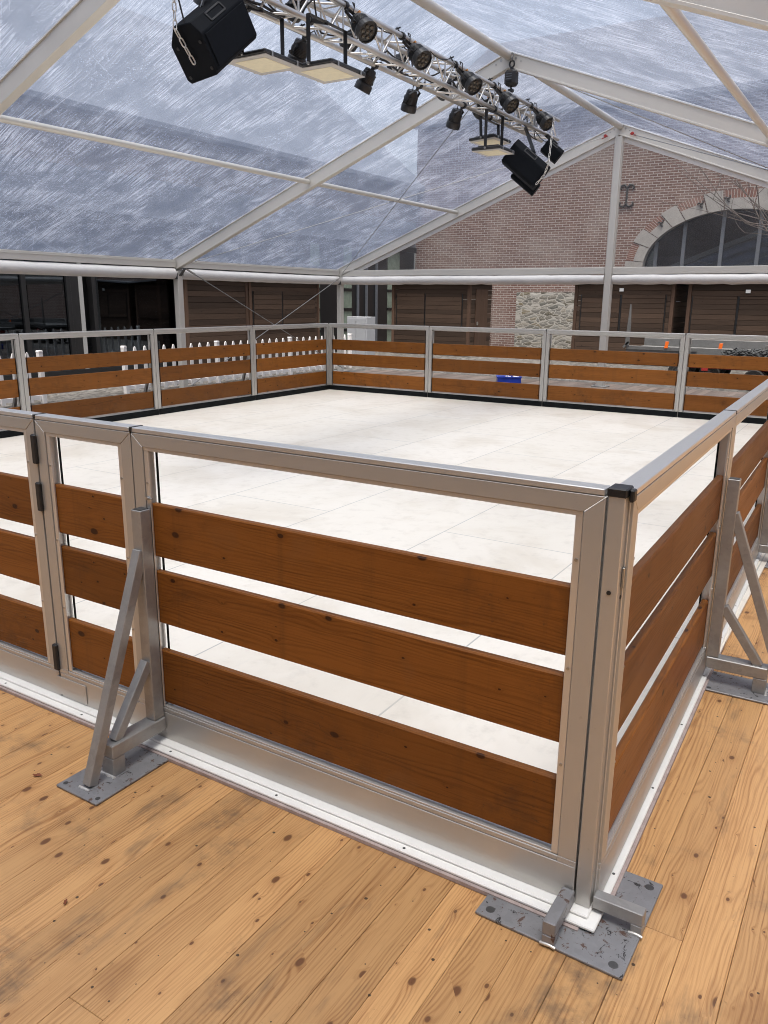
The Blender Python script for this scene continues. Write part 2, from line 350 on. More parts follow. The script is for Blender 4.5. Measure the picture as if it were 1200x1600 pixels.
# ------------------------------------------------------------------ mesh helpers
class MB:
    def __init__(s): s.v = []; s.f = []; s.uv = []; s.sm = []
    def add(s, verts, faces, uvs, smooth=False):
        k = len(s.v); s.v += [tuple(x) for x in verts]
        for f, q in zip(faces, uvs):
            s.f.append([i + k for i in f]); s.uv.append(q); s.sm.append(smooth)
    def _bm(s, bm, mat, axis, ou, ov):
        bm.normal_update(); vs = [v.co.copy() for v in bm.verts]; bm.verts.index_update()
        fs = []; us = []
        o2 = [i for i in range(3) if i != axis]
        for f in bm.faces:
            n = f.normal; a = max(range(3), key=lambda i: abs(n[i]))
            q = []
            for l in f.loops:
                c = l.vert.co
                if a == axis: q.append((c[o2[0]] + ou, c[o2[1]] + ov))
                else:
                    w = [i for i in o2 if i != a][0]
                    q.append((c[axis] + ou, c[w] + ov + (.37 if a == o2[0] else 0)))
            fs.append([l.vert.index for l in f.loops]); us.append(q)
        s.add([mat @ v for v in vs] if mat else vs, fs, us)
        bm.free()
    def box(s, x0, x1, y0, y1, z0, z1, bev=.0, mat=None, axis=None, rnd_uv=True):
        d = (abs(x1 - x0), abs(y1 - y0), abs(z1 - z0))
        if axis is None: axis = max(range(3), key=lambda i: d[i])
        bm = bmesh.new(); bmesh.ops.create_cube(bm, size=1.)
        c = Vector(((x0 + x1) / 2, (y0 + y1) / 2, (z0 + z1) / 2))
        for v in bm.verts: v.co = Vector((v.co.x * d[0], v.co.y * d[1], v.co.z * d[2])) + c
        if bev: bmesh.ops.bevel(bm, geom=bm.edges[:], offset=min(bev, min(d) * .45), segments=1, affect='EDGES')
        o = (rnd(0, 40), rnd(0, 40)) if rnd_uv else (0, 0)
        s._bm(bm, mat, axis, *o)
    def prism(s, poly, y0, y1, bev=.0, mat=None, axis=0, plane='xz', rnd_uv=True):
        """poly: points in the plane, extruded along the remaining axis."""
        bm = bmesh.new()
        def P(a, b, c): return {'xz': (a, c, b), 'xy': (a, b, c), 'yz': (c, a, b)}[plane]
        A = [bm.verts.new(P(a, b, y0)) for a, b in poly]; B = [bm.verts.new(P(a, b, y1)) for a, b in poly]
        n = len(poly)
        bm.faces.new(A); bm.faces.new(B[::-1])
        for i in range(n): bm.faces.new((A[i], B[i], B[(i + 1) % n], A[(i + 1) % n]))
        bmesh.ops.recalc_face_normals(bm, faces=bm.faces[:])
        if bev: bmesh.ops.bevel(bm, geom=bm.edges[:], offset=bev, segments=1, affect='EDGES')
        o = (rnd(0, 40), rnd(0, 40)) if rnd_uv else (0, 0)
        s._bm(bm, mat, axis, *o)
    def bar(s, p0, p1, w, h, up=(0, 0, 1), bev=.0, e0=0, e1=0):
        p0 = Vector(p0); p1 = Vector(p1); d = (p1 - p0); L = d.length; d.normalize()
        u = Vector(up); r = d.cross(u).normalized(); u = r.cross(d)
        m = Matrix(((d.x, r.x, u.x, p0.x), (d.y, r.y, u.y, p0.y), (d.z, r.z, u.z, p0.z), (0, 0, 0, 1)))
        s.box(-e0, L + e1, -w / 2, w / 2, -h / 2, h / 2, bev, m, 0)
    def tube(s, pts, r, n=10, cap=True, closed=False):
        pts = [Vector(p) for p in pts]; rr = r if isinstance(r, (list, tuple)) else [r] * len(pts)
        N = len(pts); vs = []; acc = 0.; us = []
        prev = None
        for i, p in enumerate(pts):
            if closed: d = pts[(i + 1) % N] - pts[i - 1]
            else: d = pts[min(i + 1, N - 1)] - pts[max(i - 1, 0)]
            d.normalize()
            if prev is None:
                a = Vector((0, 0, 1)) if abs(d.z) < .9 else Vector((1, 0, 0))
                x = d.cross(a).normalized()
            else: x = (prev - d * prev.dot(d)).normalized()
            prev = x; y = d.cross(x)
            if i: acc += (p - pts[i - 1]).length
            us.append(acc)
            for k in range(n):
                t = 2 * PI * k / n; vs.append(p + (x * math.cos(t) + y * math.sin(t)) * rr[i])
        fs = []; uv = []
        for i in range(N if closed else N - 1):
            j = (i + 1) % N
            for k in range(n):
                k2 = (k + 1) % n
                fs.append((i * n + k, i * n + k2, j * n + k2, j * n + k))
                c = 2 * PI * rr[i]
                uv.append([(us[i], k / n * c), (us[i], (k + 1) / n * c), (us[j], (k + 1) / n * c), (us[j], k / n * c)])
        s.add(vs, fs, uv, True)
        if cap and not closed:
            for i, o in ((0, -1), (N - 1, 1)):
                idx = [i * n + k for k in range(n)]
                if o < 0: idx = idx[::-1]
                q = [vs[t] for t in idx]
                s.add(q, [list(range(n))], [[(v.x, v.y) for v in q]])
    def lathe(s, prof, origin, axis, n=20):
        """prof: (radius, distance along axis)"""
        axis = Vector(axis).normalized(); a = Vector((0, 0, 1)) if abs(axis.z) < .9 else Vector((1, 0, 0))
        x = axis.cross(a).normalized(); y = axis.cross(x); o = Vector(origin); vs = []
        for r, h in prof:
            for k in range(n):
                t = 2 * PI * k / n; vs.append(o + axis * h + (x * math.cos(t) + y * math.sin(t)) * r)
        fs = []; uv = []
        for i in range(len(prof) - 1):
            for k in range(n):
                k2 = (k + 1) % n; fs.append((i * n + k, i * n + k2, (i + 1) * n + k2, (i + 1) * n + k))
                uv.append([(k / n, prof[i][1]), (k2 / n, prof[i][1]), (k2 / n, prof[i + 1][1]), (k / n, prof[i + 1][1])])
        s.add(vs, fs, uv, False)
    def quad(s, a, b, c, d, uv=None):
        s.add([a, b, c, d], [(0, 1, 2, 3)], [uv or [(0, 0), (1, 0), (1, 1), (0, 1)]])
    def build(s, name, mat, parent=None):
        me = bpy.data.meshes.new(name); me.from_pydata(s.v, [], s.f)
        ul = me.uv_layers.new(name='UVMap')
        fl = [c for q in s.uv for p in q for c in p]
        ul.data.foreach_set('uv', fl)
        me.polygons.foreach_set('use_smooth', s.sm)
        me.materials.append(mat if not isinstance(mat, str) else M[mat])
        me.update()
        bm = bmesh.new(); bm.from_mesh(me); bmesh.ops.recalc_face_normals(bm, faces=bm.faces[:]); bm.to_mesh(me); bm.free()
        o = bpy.data.objects.new(name, me); COL.objects.link(o)
        if parent: o.parent = parent
        return o

def tag(o, label, cat, group=None):
    o['label'] = label; o['category'] = cat
    if group: o['group'] = group
    return o
def thing(name, label, cat, loc=(0, 0, 0), rz=0., group=None, mat=None):
    o = bpy.data.objects.new(name, None); COL.objects.link(o); o.empty_display_size = .2
    if mat is not None: o.matrix_world = mat
    else: o.location = loc; o.rotation_euler = (0, 0, rz)
    return tag(o, label, cat, group)
def struct(o): o['kind'] = 'structure'; return o

# ------------------------------------------------------------------ ground, deck, rink floor
g = MB(); g.quad((-70, -50, -.045), (70, -50, -.045), (70, 90, -.045), (-70, 90, -.045)); struct(g.build('cobbled_yard', 'cobble'))

def boards(mb, x0, x1, y0, y1, w=.1175, lmin=2.2, lmax=4.2, zt=0.0):
    x = x0
    while x < x1 - .01:
        y = y0 - rnd(0, 2.)
        while y < y1:
            L = rnd(lmin, lmax); a = max(y, y0); b = min(y + L, y1)
            if b - a > .05:
                dz = rnd(-.0012, .0004)
                mb.box(x + .0005, min(x + w, x1) - .0005, a + .0005, b - .0005, zt - .022, zt + dz, .0012, axis=1)
            y += L
        x += w
pd = MB()
B0 = -.555 - .1175 * 76
boards(pd, B0, -.555 + .1175 * 7, -4.4, .06)
boards(pd, -.555 + .1175 * 1, -.555 + .1175 * 2, .06, .4); boards(pd, -.555 + .1175 * 2, -.555 + .1175 * 7, .06, 9.95)
boards(pd, -.555 + .1175 * 7, -.555 + .1175 * 42, -4.4, 9.95)
struct(pd.build('wooden_floor', 'pine'))
wd = MB(); boards(wd, -9.62, .62, 9.96, 14.1); boards(wd, -9.62, -7.93, -4.4, 9.95)
boards(wd, .62, 4.4, 9.96, 14.1)
struct(wd.build('weathered_floor', 'weathered'))
rf = MB(); rf.box(-7.93, .03, .05, 9.93, -.01, .014); struct(rf.build('rink_floor', 'ice'))

# white edging strips round the outside of the rink
def edging(name, label, L, loc, rz):
    t = thing(name, label, 'edging strip', loc, rz, 'white edging strips along the rink')
    a = MB(); a.box(0, L - .04, -.066, .04, .0015, .013); a.build('felt_layer', 'edge_felt', t)
    b = MB(); b.box(.0, L - .0, -.056, .04, .0135, .024, .003)
    b.build('lower_slab', 'edge_white', t)
    c = MB()
    n = max(1, round(L / 2.)); 
    L2 = L - (.026 if rz == 0 else 0)
    for i in range(n): c.box(L2 * i / n + .0008, L2 * (i + 1) / n - .0008, -.030, .04, .0243, .034, .003)
    c.build('upper_slab', 'edge_white', t)
    k = .14
    while k < L:
        h = MB(); h.tube([(k, -.043, .0236), (k, -.043, .0248)], .0045, 8); h.build('screw', 'steel_dark', t); k += .48
edging('edging_strip', 'white plastic edging along the foot of the barrier with the gate, front side', 7.912, (-7.84, 0, 0), 0)
SK = math.radians(1.35)
edging('edging_strip', 'white plastic edging under the right side barrier, running away from the corner plate', 9.6, (.0125, .0405, 0), PI / 2 + SK)

# ------------------------------------------------------------------ barrier panels
HT = 1.162
PL = ((.722, .908), (.478, .669), (.172, .375))
PL2 = ((.713, .889), (.449, .651), (.118, .338))
def panel(label, L, loc, rz, cat='barrier panel', group='barrier panels round the rink', gate=False, detail=2, fix=False):
    t = thing('barrier_gate' if gate else 'rink_barrier', label, cat, loc, rz, group)
    zb = .034; D = .05; w = .052; rh = .060; g_ = .0012; lo = -.060 if L > 1.9 and abs(rz) > 1.56 and not (PI / 2 - .1 < rz < PI / 2 + .1) else 0.
    f = MB()
    f.prism([(g_, HT - .0175), (L - g_, HT - .0175), (L - w, HT - rh), (w, HT - rh)], 0, D, .0012)
    f.build('top_rail', 'alu', t)
    c = MB(); c.prism([(.006, HT), (L - .006, HT), (L - .004, HT - .016), (.004, HT - .016)], .0, D, .002); c.build('top_cap', 'alu_lip', t)
    for s in (0, 1):
        q = [(g_, HT - .019), (w - .0015, HT - rh - .001), (w - .0015, .158 + lo), (g_, .158 + lo)] if not s else [(L - g_, HT - .019), (L - w + .0015, HT - rh - .001), (L - w + .0015, .158 + lo), (L - g_, .158 + lo)]
        m = MB(); m.prism(q, 0, D, .0012, axis=2); m.build('stile', 'alu', t)
    k = MB(); k.box(g_, L - g_, .0, D, zb, .140 + lo, .0015); k.box(w, L - w, .001, D, .1415 + lo, .1565 + lo, .0015); k.build('kick_plate', 'alu', t)
    if gate is not None:
        for a_, b_ in ((g_, w), (L - w, L - g_)):
            m = MB(); m.box(a_, b_, .0, D, .1405 + lo, .1575 + lo, .001); m.build('corner_block', 'alu', t)
    # inner lips that carry the planks
    for s in (0, 1):
        m = MB(); x0, x1 = (w, w + .019) if not s else (L - w - .019, L - w)
        m.box(x0, x1, .004, .011, .158 + lo, HT - rh - .012, .001)
        xs = x0 if not s else x1 - .004
        m.box(xs, xs + .004, .011, .044, .158 + lo, HT - rh - .012, .0005); m.build('plank_channel', 'alu_lip', t)
        m = MB(); xk = x1 - .004 if not s else x0
        m.box(xk, xk + .004, .0405, .0475, .158 + lo, HT - rh - .012); m.build('gasket', 'rubber', t)
        xc = (x0 + x1) / 2
        for z in (.98, .695, .425):
            m = MB(); m.tube([(xc, .0045, z), (xc, .0015, z)], .0042, 8); m.build('screw', 'screw', t)
    m = MB(); m.box(w, L - w, .003, .011, HT - rh - .0125, HT - rh - .0005, .001); m.build('rail_lip', 'alu_lip', t)
    m = MB(); m.box(w + .019, L - w - .019, .004, .034, .157 + lo, .163 + lo, .001); m.build('sill_lip', 'alu_lip', t)
    for z0, z1 in (PL2 if lo else PL):
        m = MB(); m.box(w + .006, L - w - .006, .0125, .0385, z0, z1, .004, axis=0); m.build('plank', 'stained', t)
    if not gate and fix:
        m = MB(); m.tube([(w + .012, .004, .93), (w + .012, -.008, .93)], .006, 8); m.tube([(w + .008, -.002, .93), (w + .034, -.002, .93)], .003, 8); m.build('bolt', 'screw', t)
    # dark strip at the foot of the inner side
    m = MB(); m.box(.004, L - .004, D + .002, D + .014, .0145, .092, .002); m.build('kick_strip', 'rubber', t)
    if detail:
        m = MB(); m.box(-.006, .0055, -.0015, D + .0015, HT - .014, HT + .0012, .001); m.build('joint_cap', 'black', t)
    return t

panel('front barrier panel between the braced joint and the near corner, the widest and nearest one', 1.5955, (-1.6, 0, 0), 0, fix=True)
panel('narrow barrier panel between the gate hinges and the galvanised brace', .507, (-2.110, 0, 0), 0)
gt = panel('barrier gate hung on black hinges left of the narrow panel', 1.02, (-3.137, 0, 0), 0, 'gate', 'barrier panels round the rink', gate=True)
for z in (1.055, .875, .21):
    m = MB(); m.box(1.008, 1.034, -.013, .002, z - .075 if z > .5 else z - .06, z + .035 if z > .5 else z + .05, .004); m.build('hinge', 'black', gt)
m = MB(); m.box(-2.128, -1.955, -.004, -.0005, .045, .122, .001)
tag(m.build('metal_tag', 'alu'), 'small blank metal plate riveted low on the narrow panel below the gate hinges', 'plate')
panel('front barrier panel beyond the gate, farthest from the near corner', 1.6, (-4.74, 0, 0), 0)
# right side: local x runs away from the corner
def rs(d): return (.052 - math.sin(SK) * d, .030 + math.cos(SK) * d, 0)
rp = [0, 1.64, 3.56, 5.56, 7.56, 9.76]
rl = ['right side barrier panel next to the near corner post', 'second right side panel, between the two galvanised braces',
      'third right side panel, just past the far galvanised brace', 'fourth right side panel from the corner post', 'last right side panel, ending at the far side']
for i in range(5): panel(rl[i], rp[i + 1] - rp[i] - .004, rs(rp[i]), PI / 2 + SK)
fl = ['far barrier panel touching the far left corner', 'far barrier panel in front of the brown chalet with the side door', 'far barrier panel in front of the rubble stone patch and the upright ramp', 'far barrier panel in front of the trailers, at the right end']
for i in range(4): panel(fl[i], 1.996, (-7.92 + 2 * (i + 1) - .002, 9.96, 0), PI)
ll = ['left side barrier panel touching the far left corner', 'left side barrier panel with pickets showing above its whole length', 'left side barrier panel with the gap in the picket fence behind it', 'left side barrier panel at the left picture edge, behind the gate']
for i in range(4): panel(ll[i], 1.996, (-7.972, 9.91 - 2 * i - .002, 0), -PI / 2)
# corner post between front and right side
cp = thing('corner_post', 'aluminium corner post with black cap joining the front and right side barriers', 'post', (0, 0, 0))
m = MB(); m.box(.0, .040, -.001, .052, .034, HT - .010, .0022); m.build('post_tube', 'alu', cp)
m = MB(); m.box(.0405, .0445, .030, .046, .034, HT - .03, .001); m.build('slot_liner', 'alu_lip', cp)
m = MB(); m.box(-.0035, .0425, -.003, .054, HT - .016, HT + .006, .003); m.box(.044, .056, .012, .036, HT - .026, HT + .0035, .003); m.build('cap', 'black', cp)
m = MB(); m.tube([(.020, -.0012, .915), (.020, -.003, .915)], .0055, 12); m.tube([(.0405, .026, .90), (.0415, .026, .90)], .005, 10); m.build('hole_plug', 'black', cp)
m = MB(); m.box(.041, .047, .020, .031, .925, .975, .001); m.build('latch', 'screw', cp)
fc = thing('corner_post', 'plain aluminium post at the far left corner of the rink', 'post', (-7.972, 9.91, 0))
m = MB(); m.box(.0, .05, .0, .05, .034, HT - .006, .002); m.build('post_tube', 'alu', fc)

# ------------------------------------------------------------------ braces
def brace(label, loc, rz):
    """upright against the barrier (local y=0 is the barrier face, -y points away from the rink)"""
    t = thing('steel_brace', label, 'brace', loc, rz, 'galvanised braces holding the barrier')
    a = MB(); a.box(-.10, .10, -.375, -.004, .001, .0095, .002); a.build('base_plate', 'plate', t)
    for x in (-.08, .08):
        for y in (-.352, -.035):
            hp = MB(); hp.tube([(x, y, .0092), (x, y, .0102)], .0085, 10); hp.build('bolt_hole', 'steel_dark', t)
    b = MB(); b.box(-.0225, .0225, -.048, -.003, .125, .895, .002); b.box(-.018, .018, -.0435, -.0075, .896, .8965); b.build('upright', 'galv', t)
    b2 = MB(); b2.box(-.018, .018, -.0435, -.0075, .8955, .897); b2.build('tube_opening', 'steel_dark', t)
    c = MB(); c.bar((0, -.040, .755), (0, -.318, .012), .036, .036, (0, 1, 0), .002); c.build('long_strut', 'galv', t)
    c = MB(); c.bar((0, -.045, .35), (0, -.205, .122), .034, .034, (0, 1, 0), .002); c.build('short_strut', 'galv', t)
    c = MB(); c.box(-.030, .030, -.242, -.003, .074, .124, .003); c.build('foot_beam', 'galv', t)
    c = MB(); c.box(-.029, .029, -.243, -.192, .0095, .0735, .002); c.build('foot_leg', 'galv', t)
    w = MB()
    w.tube([(-.034, -.245, .0095), (-.01, -.2455, .0105), (.012, -.2445, .0105), (.034, -.245, .0095)], .005, 7)
    for k in range(9):
        w.lathe([(.0, .004), (.005, .003), (.007, 0)], (-.03 + .0075 * k, -.245 + rnd(-.002, .002), .0095), (0, 0, 1), 6)
    w.build('weld_bead', 'weld', t)
    w = MB(); w.tube([(-.024, -.341, .0095), (-.008, -.3415, .0105), (.008, -.3405, .0105), (.024, -.341, .0095)], .005, 7); w.build('weld_bead', 'weld', t)
    return t
brace('galvanised brace beside the narrow panel, standing on the front floor', (-1.548, 0, 0), 0)
q = rs(1.60); brace('galvanised brace at the first joint of the right side barrier', (q[0] + .003, q[1], 0), PI / 2 + SK)
q = rs(3.50); brace('galvanised brace cut by the right picture edge, second along the right side', (q[0] + .003, q[1], 0), PI / 2 + SK)
brace('brace seen through the slats, nearer the far left corner', (-7.975, 7.93, 0), -PI / 2)
brace('brace seen through the slats at the left joint beside the picket gap', (-7.975, 3.93, 0), -PI / 2)
brace('brace at the middle joint of the left side barrier', (-7.975, 5.93, 0), -PI / 2)
# corner plate
t = thing('corner_anchor', 'grey scratched square steel floor plate with two tube arms under the near corner post', 'base plate')
m = MB(); m.prism([(-.222, -.142), (.172, -.152), (.178, .232), (-.21, .236)], .001, .009, .0015, plane='xy'); m.build('base_plate', 'plate', t)
for x, y in ((-.190, -.115), (.142, -.122), (.148, .20)):
    m = MB(); m.lathe([(.0, .0005), (.0105, .0005), (.0125, 0)], (x, y, .0092), (0, 0, 1), 12); m.build('bolt_hole', 'steel_dark', t)
m = MB(); m.box(-.034, .0, -.150, -.004, .037, .076, .002); m.box(-.0335, -.0005, -.1505, -.118, .009, .0365, .002); m.build('front_arm', 'plate', t)
m = MB(); m.box(.046, .176, .004, .038, .037, .074, .002); m.box(.146, .1765, .0045, .0375, .009, .0365, .002); m.build('side_arm', 'galv', t)
m = MB(); m.tube([(-.037, -.150, .009), (-.024, -.1515, .0115), (-.010, -.150, .0115), (.003, -.151, .009)], .0045, 7); m.build('weld_bead', 'weld', t)
m = MB(); m.tube([(.144, .004, .009), (.155, .003, .0115), (.166, .004, .0115), (.179, .003, .009)], .0045, 7); m.build('weld_bead', 'weld', t)

# ------------------------------------------------------------------ tent
RX, EX, EZ, RZ = -4.13, 6.10, 2.215, 4.615      # ridge x, half width, eave top, ridge top
EZS = {-1: EZ, 1: 2.345}      # the right eave sits a little higher
SL = {k: math.atan2(RZ - z, EX) for k, z in EZS.items()}
tent = thing('clear_roof_tent', 'aluminium framed marquee with wet transparent roof over the rink', 'tent', (RX, 0, 0))
FY = (-6.4, -1.5, 3.35, 8.6, 13.5)
RD = .185
for y in FY:
    for s in (-1, 1):
        EZ, sl = EZS[s], SL[s]
        m = MB(); h0 = RD / math.cos(sl)
        A = (s * EX, EZ); B = (0, RZ)
        # I-like box profile: web, two flanges
        m.prism([A, B, (0, RZ - h0), (s * EX, EZ - h0)], y - .036, y + .036, .002)
        for off, th in ((-.001, .020), (RD - .021, .022)):
            o0 = off / math.cos(sl); o1 = (off + th) / math.cos(sl)
            m.prism([(s * EX, EZ - o0), (0, RZ - o0), (0, RZ - o1), (s * EX, EZ - o1)], y - .050, y + .050, .002)
        m.build('rafter', 'tent_alu', tent)
        b = MB(); b.tube([(s * .10, y - .0365, RZ - .10), (s * .10, y - .041, RZ - .10)], .016, 12); b.tube([(s * .17, y - .0365, RZ - .14), (s * .17, y - .041, RZ - .14)], .010, 10); b.build('bolt', 'screw', tent)
        p = MB(); x = s * (EX - .05)
        p.box(x - .055, x + .055, y - .06, y + .06, -.02, EZ - .20, .006); p.build('post', 'tent_alu', tent)
        pb = MB(); pb.box(x - .14, x + .14, y - .14, y + .14, -.045, -.018, .003); pb.build('foot_plate', 'galv', tent)
        kb = MB(); kb.bar((x - s * .06, y, EZ - .28), (x - s * .17, y, EZ - .17), .05, .02); kb.box(x - .065, x + .065, y - .075, y - .062, EZ - .34, EZ - .24, .003); kb.build('knee_bracket', 'steel_dark', tent)
for i in range(4):
    y0, y1 = FY[i] + .052, FY[i + 1] - .052
    for s in (-1, 1):
        EZ, sl = EZS[s], SL[s]
        # eave beam and rolled-up side wall
        m = MB(); x = s * (EX - .02); m.box(x - .05, x + .05, y0, y1, EZ - .145, EZ - .02, .004, axis=1); m.box(x - .056, x + .056, y0, y1, EZ - .06, EZ - .05, .001, axis=1); m.build('eave_beam', 'tent_alu', tent)
        m = MB(); N = 28
        pts = [(x, y0 + .03 + (y1 - y0 - .06) * k / N, EZ - .245 - .007 * math.sin(k / N * PI) + rnd(-.002, .002)) for k in range(N + 1)]
        m.tube(pts, [.093 + rnd(-.002, .002) for _ in pts], 18); m.build('rolled_sidewall', 'pvc_white', tent)
        # purlin
        m = MB(); px = s * 3.17; pz = RZ - 3.17 * math.tan(sl) - .10
        m.tube([(px, y0, pz), (px, y1, pz)], .036, 14); m.build('purlin', 'tent_alu', tent)
        # roof sheet
        m = MB(); nx, ny = 10, 10; vs = []; uv = []
        for a in range(nx + 1):
            for b_ in range(ny + 1):
                fx = a / nx; fy = b_ / ny
                sag = -.03 * math.sin(fx * PI) * math.sin(fy * PI)
                vs.append((s * EX * fx, FY[i] + .03 + (FY[i + 1] - FY[i] - .06) * fy, RZ - (RZ - EZ) * fx - .012 + sag))
                uv.append((fx * 6.55 + 13 * i + (40 if s > 0 else 0), (FY[i + 1] - FY[i]) * fy + 7.7 * i))
        fs = []; fu = []
        for a in range(nx):
            for b_ in range(ny):
                q = [a * (ny + 1) + b_, (a + 1) * (ny + 1) + b_, (a + 1) * (ny + 1) + b_ + 1, a * (ny + 1) + b_ + 1]
                fs.append(q); fu.append([uv[k] for k in q])
        m.add(vs, fs, fu, True); m.build('roof_sheet', 'pvc_roof', tent)
    m = MB(); m.tube([(0, y0, RZ - .055), (0, y1, RZ - .055)], .056, 16); m.build('ridge_tube', 'tent_alu', tent)
# gable end
GY = 13.5
m = MB(); m.box(-.060, .060, GY - .075, GY + .075, .0, RZ - .22, .004); m.box(-.073, -.0605, GY - .05, GY - .01, .0, RZ - .25, .002); m.box(.0605, .073, GY - .05, GY - .01, .0, RZ - .25, .002); m.build('gable_post', 'tent_alu', tent)
m = MB(); m.box(-.14, .14, GY - .14, GY + .14, .001, .02, .003); m.tube([(-.10, GY - .09, .02), (-.10, GY - .09, .06)], .012, 8); m.build('foot_plate', 'galv', tent)
for s in (-1, 1):
    EZ, sl = EZS[-1], SL[s]
    m = MB(); a, b_ = sorted((s * .076, s * (EX - .12)))
    m.box(a, b_, GY - .05, GY + .05, EZ - .155, EZ - .035, .004); m.build('gable_beam', 'tent_alu', tent)
    m = MB(); N = 40
    pts = [(a + (b_ - a) * k / N, GY - .005, EZ - .246 + rnd(-.004, .004)) for k in range(N + 1)]
    m.tube(pts, [.089 + rnd(-.005, .004) for _ in pts], 16); m.build('rolled_endwall', 'pvc_white', tent)
    m = MB(); X = s * (EX - .35); h0 = RD / math.cos(sl)
    def zt(x): return RZ - abs(x) * math.tan(sl) - h0 - .002
    xa = s * .062; xe = s * ((RZ - h0 - (EZ - .035)) / math.tan(sl) - .01)
    m.quad((xa, GY + .02, EZ - .035), (xe, GY + .02, EZ - .034), (xe, GY + .02, EZ - .033), (xa, GY + .02, zt(xa)), [(xa, 0), (xe, 0), (xe, .1), (xa, 2.4)])
    m.build('gable_sheet', 'pvc_gable', tent)
    # keder strip under the gable rafters
    m = MB(); m.prism([(xa, zt(xa) + .004), (xe, zt(xe) + .004), (xe + s * -.22, zt(xe) + .004), (xa, zt(xa) - .085)], GY - .012, GY + .012, .001); m.build('edge_keder', 'pvc_white', tent)
    m = MB(); m.lathe([(0, .03), (.022, .03), (.03, .015), (.022, 0), (0, 0)], (s * .24, GY - .075, RZ - .20), (0, -1, 0), 10); m.bar((s * .2, GY - .08, RZ - .20), (s * .30, GY - .08, RZ - .235), .02, .02); m.build('red_shackle', 'red', tent)
m = MB(); m.prism([(-EX + .05, 0), (EX - .05, 0), (EX - .05, EZS[1] - .03), (0, RZ - .03), (-EX + .05, EZS[-1] - .03)], -6.47, -6.455); m.build('light_blocking_endwall', 'endwall_blocker', tent)  # unseen end wall behind the camera, added to darken camera-facing surfaces
# bracing wires: roof crosses and wall crosses of the bays
def wire(p, q, r=.006): 
    m = MB(); m.tube([p, q], r, 6); m.build('bracing_wire', 'wire', tent)
EZ = EZS[-1]
for s in (-1, 1):
    for (ya, yb) in ((8.6, 13.5),):
        wire((s * .25, yb - .09, RZ - .22), (s * (EX - .15), ya + .06, EZ - .10))
        wire((s * .2, ya + .06, RZ - .22), (s * (EX - .15), yb - .06, EZ - .10))
for (ya, yb) in ((8.6, 13.5),):
    x = -(EX - .16)
    wire((x, ya + .08, EZ - .16), (x, yb - .08, .05), .008); wire((x, yb - .08, EZ - .16), (x, ya + .08, .05), .008)
    m = MB()
    m.bar((x, ya + .09, EZ - .165), (x, ya + .30, EZ - .165 - .21 * (EZ - .21) / (yb - ya)), .025, .025); m.bar((x, yb - .09, EZ - .165), (x, yb - .30, EZ - .165 - .21 * (EZ - .21) / (yb - ya)), .025, .025); m.build('turnbuckle', 'screw', tent)

# ------------------------------------------------------------------ truss
XA, XC, ZA, ZC = -3.94, -4.18, 4.03, 3.785
TY0, TY1 = 2.3, 9.95
tr = thing('lighting_truss', 'square aluminium lighting truss hung under the tent ridge', 'truss', (0, 0, 0))
ch = [(XA, ZA), (XA, ZC), (XC, ZC), (XC, ZA)]
for x, z in ch:
    m = MB(); m.tube([(x, TY0, z), (x, TY1, z)], .0245, 14); m.build('chord', 'truss_alu', tr)
for k in range(4):
    (x0, z0), (x1, z1) = ch[k], ch[(k + 1) % 4]
    m = MB(); y = TY0 + .02; j = 0; st = .21
    while y + st < TY1:
        a, b_ = ((x0, z0), (x1, z1)) if (j + k) % 2 else ((x1, z1), (x0, z0))
        m.tube([(a[0], y, a[1]), (b_[0], y + st, b_[1])], .0098, 7, False)
        y += st; j += 1
    y = TY0 + .44
    while y < TY1 - .1:
        m.tube([(x0, y, z0), (x1, y, z1)], .0085, 7, False); y += .63
    m.build('lattice', 'truss_alu', tr)
for y in (5.25, 9.1):
    m = MB()
    for dy in (-.035, .035):
        for k in range(4):
            (x0, z0), (x1, z1) = ch[k], ch[(k + 1) % 4]; m.bar((x0, y + dy, z0), (x1, y + dy, z1), .014, .05, (0, 1, 0), .002)
    if y > 9: m.build('joint_frame', 'galv', tr)
# hoist
def hoist(y, label):
    t = thing('chain_hoist', label, 'chain hoist', (-4.06, y, 0), 0, 'chain hoists carrying the truss')
    m = MB(); m.box(-.075, .075, -.075, .075, 4.19, 4.375, .03); m.box(-.05, .05, -.085, -.0755, 4.235, 4.34, .01); m.build('body', 'black', t)
    m = MB()
    for k in range(3): m.box(-.04, .04, -.0875, -.0858, 4.255 + .028 * k, 4.266 + .028 * k)
    m.build('faded_lettering_stripe', 'frame_grey', t)
    m = MB(); m.tube([(0, 0, 4.375), (0, 0, 4.41)], .022, 10)
    pts = [(math.cos(a) * .032, 0, 4.445 + math.sin(a) * .04) for a in [2 * PI * k / 14 for k in range(14)]]
    m.tube(pts, .011, 8, closed=True); m.build('hook', 'black_metal', t)
    m = MB()
    for k in range(2):
        pts = [((math.cos(a) * .016) if k % 2 else 0, 0 if k % 2 else math.cos(a) * .016, 4.505 + .045 * k + math.sin(a) * .03) for a in [2 * PI * j / 12 for j in range(12)]]
        m.tube(pts, .006, 6, closed=True)
    m.build('chain_link', 'wire', t)
    m = MB(); m.tube([(0, 0, 4.19), (0, 0, 4.06)], .012, 8); m.box(-.035, .035, -.03, .03, 4.12, 4.16, .01); m.build('load_hook', 'black_metal', t)
hoist(8.52, 'black chain hoist hanging from the tent ridge over the far half of the truss')

